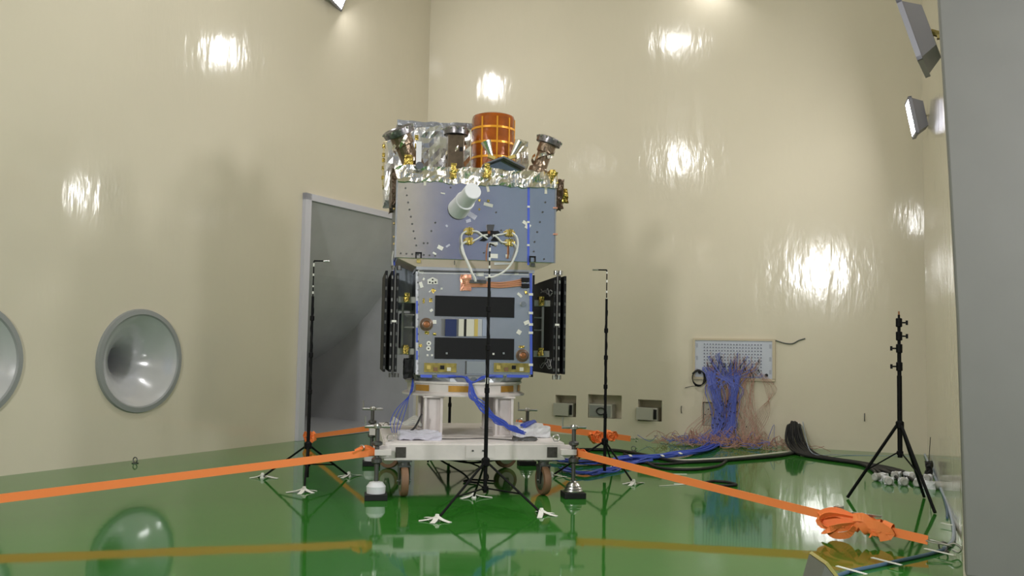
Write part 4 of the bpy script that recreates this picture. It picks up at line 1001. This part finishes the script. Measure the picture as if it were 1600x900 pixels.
tag(dk.build('wire_plugs', BLKM), 'small dark plugs scattered in the hanging blue wires', 'plugs', kind='stuff')
# blue floor bundle
B = MB(); random.seed(8)
path = [(1128, 690), (1100, 706), (1065, 714), (1020, 719), (975, 722), (930, 727), (895, 726), (872, 722)]
for k in range(16):
    B.tube([G(x, y)+Vector((random.gauss(0, .05), random.gauss(0, .05), .012+random.random()*.05)) for x, y in path], .009, 5, 5)
path = [(1010, 722), (975, 731), (945, 738), (915, 744), (893, 741), (880, 735)]
for k in range(6): B.tube([G(x, y)+Vector((random.gauss(0, .04), random.gauss(0, .04), .012+random.random()*.03)) for x, y in path], .009, 5, 5)
tag(B.build('blue_cables', BLUEC, smooth=True), 'bundle of blue cables lying across the floor towards the trolley', 'cables', kind='stuff')
b = MB()
for q in ((1063, 718), (1035, 722), (985, 722)): g_ = G(*q); b.box(g_+Vector((0, 0, .075)), (.03, .14, .008), Matrix.Rotation(.4, 3, 'Z'))
tag(b.build('cable_ties', WHTC), 'white tape bands round the blue cables on the floor', 'tape', kind='stuff')
# black floor cables
def floor_cable(pts, r, m_, label, name='floor_cable', cat='cable', group=None):
    o = MB().tube([G(x, y)+Vector((0, 0, r)) for x, y in pts], r, 8, 6).build(name, m_, smooth=True); return tag(o, label, cat, group)
floor_cable([(1248, 709), (1215, 715), (1170, 719), (1115, 723), (1060, 724), (1010, 714), (960, 706), (900, 705), (850, 708)], .020, BLKM, 'black cable running from the wall outlet along the floor past the blue bundle')
floor_cable([(1135, 722), (1120, 731), (1080, 736), (1030, 733), (1005, 722), (975, 711)], .016, BLKM, 'black cable bowed into a loop below the blue bundle')
floor_cable([(1245, 706), (1190, 712), (1140, 717), (1090, 720), (1050, 721)], .012, PALE, 'pale cream cable beside the black cable at the back')
floor_cable([(895, 721), (940, 722), (990, 724), (1040, 727), (1100, 722)], .014, BLKM, 'thin black cable lying over the blue bundle')
floor_cable([(1100, 757), (1115, 754), (1138, 756), (1150, 760), (1120, 761), (1100, 757)], .014, BLKM, 'short coil of black cable taped to the green floor')
floor_cable([(1030, 760), (1100, 756)], .004, PALE, 'thin pale wire leading left from the taped coil')
floor_cable([(480, 668+6), (530, 672), (580, 668)], .010, BLKM, 'black cable on the floor at the mouth of the rectangular horn')
# thick black outlet cables
random.seed(3)
out = PY(1243, 668, YB); o0 = None
for k in range(8):
    s = (k-3.5); g_ = random.gauss
    e = G((1374, 1388, 1400, 1412, 1424, 1436, 1449, 1458)[k], (751, 757, 748, 758, 750, 760, 753, 764)[k])
    mid = G(1385+6*s, 738)
    p = [Vector((out.x+s*.018, YB, .26+.006*k)), Vector((out.x+s*.020, YB-.15, .37-.016*abs(s)+g_(0, .014))), Vector((out.x+.01+s*.026, YB-.30+g_(0, .02), .27)), Vector((out.x+.06+s*.034, YB-.44+g_(0, .03), .10)), G(1262+s*1.5, 713)+Vector((.02*s, 0, .03)),
         G(1300, 720)+Vector((0, .024*s, .022)), G(1345, 727)+Vector((0, .024*s+g_(0, .02), .022)), mid+Vector((0, 0, .024)), e+Vector((-.03, .10, .035))]
    o = MB().tube(p, .017, 8, 5).build('outlet_cable', BLKM, smooth=True)
    tag(o, 'thick black cable arching out of the back wall and running to the light stand', 'cable', 'thick black cables from the wall outlet')
    a = -1.2+.25*s+g_(0, .5)
    c = thing('cable_connector', ('leftmost', 'second', 'third', 'fourth', 'fifth', 'sixth', 'seventh', 'rightmost')[k]+' grey cable connector in the row behind the light stand'+(', counted from the left' if 0 < k < 7 else ''), 'connector', e, a, 'connectors behind the light stand')
    MB().lathe([(.02, -.07), (.034, -.06), (.034, -.01), (.026, 0), (.038, .012), (.038, .075), (.028, .085)], (0, 0, .040), (1, 0, 0), 14).build('shell', mat('connector_grey', (.42, .42, .40), .45, var=.2, vscale=20), c, smooth=True)
    MB().crumple(-.09, .02, -.040, .040, .0, .07, (4, 4, 4), .018, 16, k).build('wrapping', WHTP, c)
b = MB()
b.lathe([(.07, 0), (.07, .015), (.05, .02)], out+Vector((.02, 0, 0)), (0, -1, 0), 20); tag(b.build('cable_outlet', WHTP), 'pale round cable outlet behind the arching black cables', 'cable outlet')
b = MB(); b.tube([Vector((out.x+.1, YB-.02, .36)), Vector((out.x+.16, YB-.3, .2)), G(1270, 716)+Vector((0, 0, .06)), G(1310, 712)+Vector((0, 0, .01)), G(1380, 712), G(1430, 713)], .005, 5, 5)
tag(b.build('thin_wire', GHOSE, smooth=True), 'thin grey wire over the thick black cables and along the back wall', 'wire')
# hose along the right wall
floor_cable([(1445, 712), (1452, 728), (1462, 750), (1475, 776), (1484, 800), (1490, 826), (1489, 848), (1475, 860)], .014, GHOSE, 'grey hose on the floor along the right wall', 'hose', 'hose')
floor_cable([(1452, 722), (1462, 742), (1471, 766), (1479, 795), (1480, 811)], .010, DHOSE, 'dark blue cable on the floor beside the grey hose', 'floor_cable')
floor_cable([(1477, 861), (1450, 869), (1410, 878), (1370, 887), (1325, 897), (1280, 915)], .012, DHOSE, 'dark blue cable curving across the floor below the orange strap')
for q, lb in (((1468, 868), 'white tape holding the dark blue cable near the floor hook'), ((1385, 883), 'white tape on the middle of the dark blue cable'), ((1330, 897), 'white tape on the dark blue cable at the bottom edge'), ((1481, 824), 'small white tape on the grey hose')):
    n_ = .5 if 'small' in lb else 1
    o = MB().bb(-.11*n_, .11*n_, -.012, .012, .0, .004).build('adhesive_tape', WHTC); o.location = G(*q)+Vector((0, 0, .022)); o.rotation_euler = (0, 0, YAW-R(62)); tag(o, lb, 'tape')
# small things
p = G(1466, 716); b = MB(); b.crumple(-.03, .03, -.05, .05, 0, .14, (3, 4, 6), .02, 14, 77); b.tube([(0, 0, .12), (.01, .02, .25), (.02, 0, .40)], .004)
o = b.build('hanging_bag', BLKM); o.location = (xr(11.0)-.075, 11.0, .03); tag(o, 'small black cloth bundle at the foot of the right wall', 'bundle')
for q, lb in (((1351, 652), 'small dark hook on the back wall left of the light stand'), ((1065, 640), 'small dark hook on the back wall between the third and fourth niches')):
    p = PY(q[0], q[1], YB); b = MB(); b.tube([p+Vector((0, 0, .05)), p+Vector((0, -.03, .045)), p+Vector((0, -.035, 0)), p+Vector((0, -.02, -.04)), p+Vector((0, -.005, -.05))], .006)
    tag(b.build('wall_hook', DSTEEL, smooth=True), lb, 'hook')
# grey wedge at the bottom of the picture
q0 = G(1268, 946); t = thing('floor_wedge', 'grey wedge with a yellow edge at the bottom right of the floor', 'wedge', (q0.x, q0.y, 0), YAW)
pa_ = [(-.10, 0), (.20, 0), (.17, .01), (-.0, .22), (-.06, .22)]
MB().prism([(-.05, 0), (.22, 0), (.02, .24)], Matrix(((1, 0, 0, 0), (0, 0, -1, .1), (0, 1, 0, 0), (0, 0, 0, 1))), .25).build('wedge_body', mat('wedge_grey', (.17, .17, .15), .6), t)
MB().add([(.02, .1, .245), (.02, -.15, .245), (.22, -.15, 0), (.22, .1, 0), (.035, .1, .255), (.035, -.15, .255), (.24, -.15, 0), (.24, .1, 0)], [(0, 1, 2, 3), (4, 7, 6, 5), (0, 4, 5, 1), (2, 6, 7, 3), (0, 3, 7, 4), (1, 5, 6, 2)]).build('yellow_edge', mat('wedge_yellow', (.42, .36, .12), .5), t)
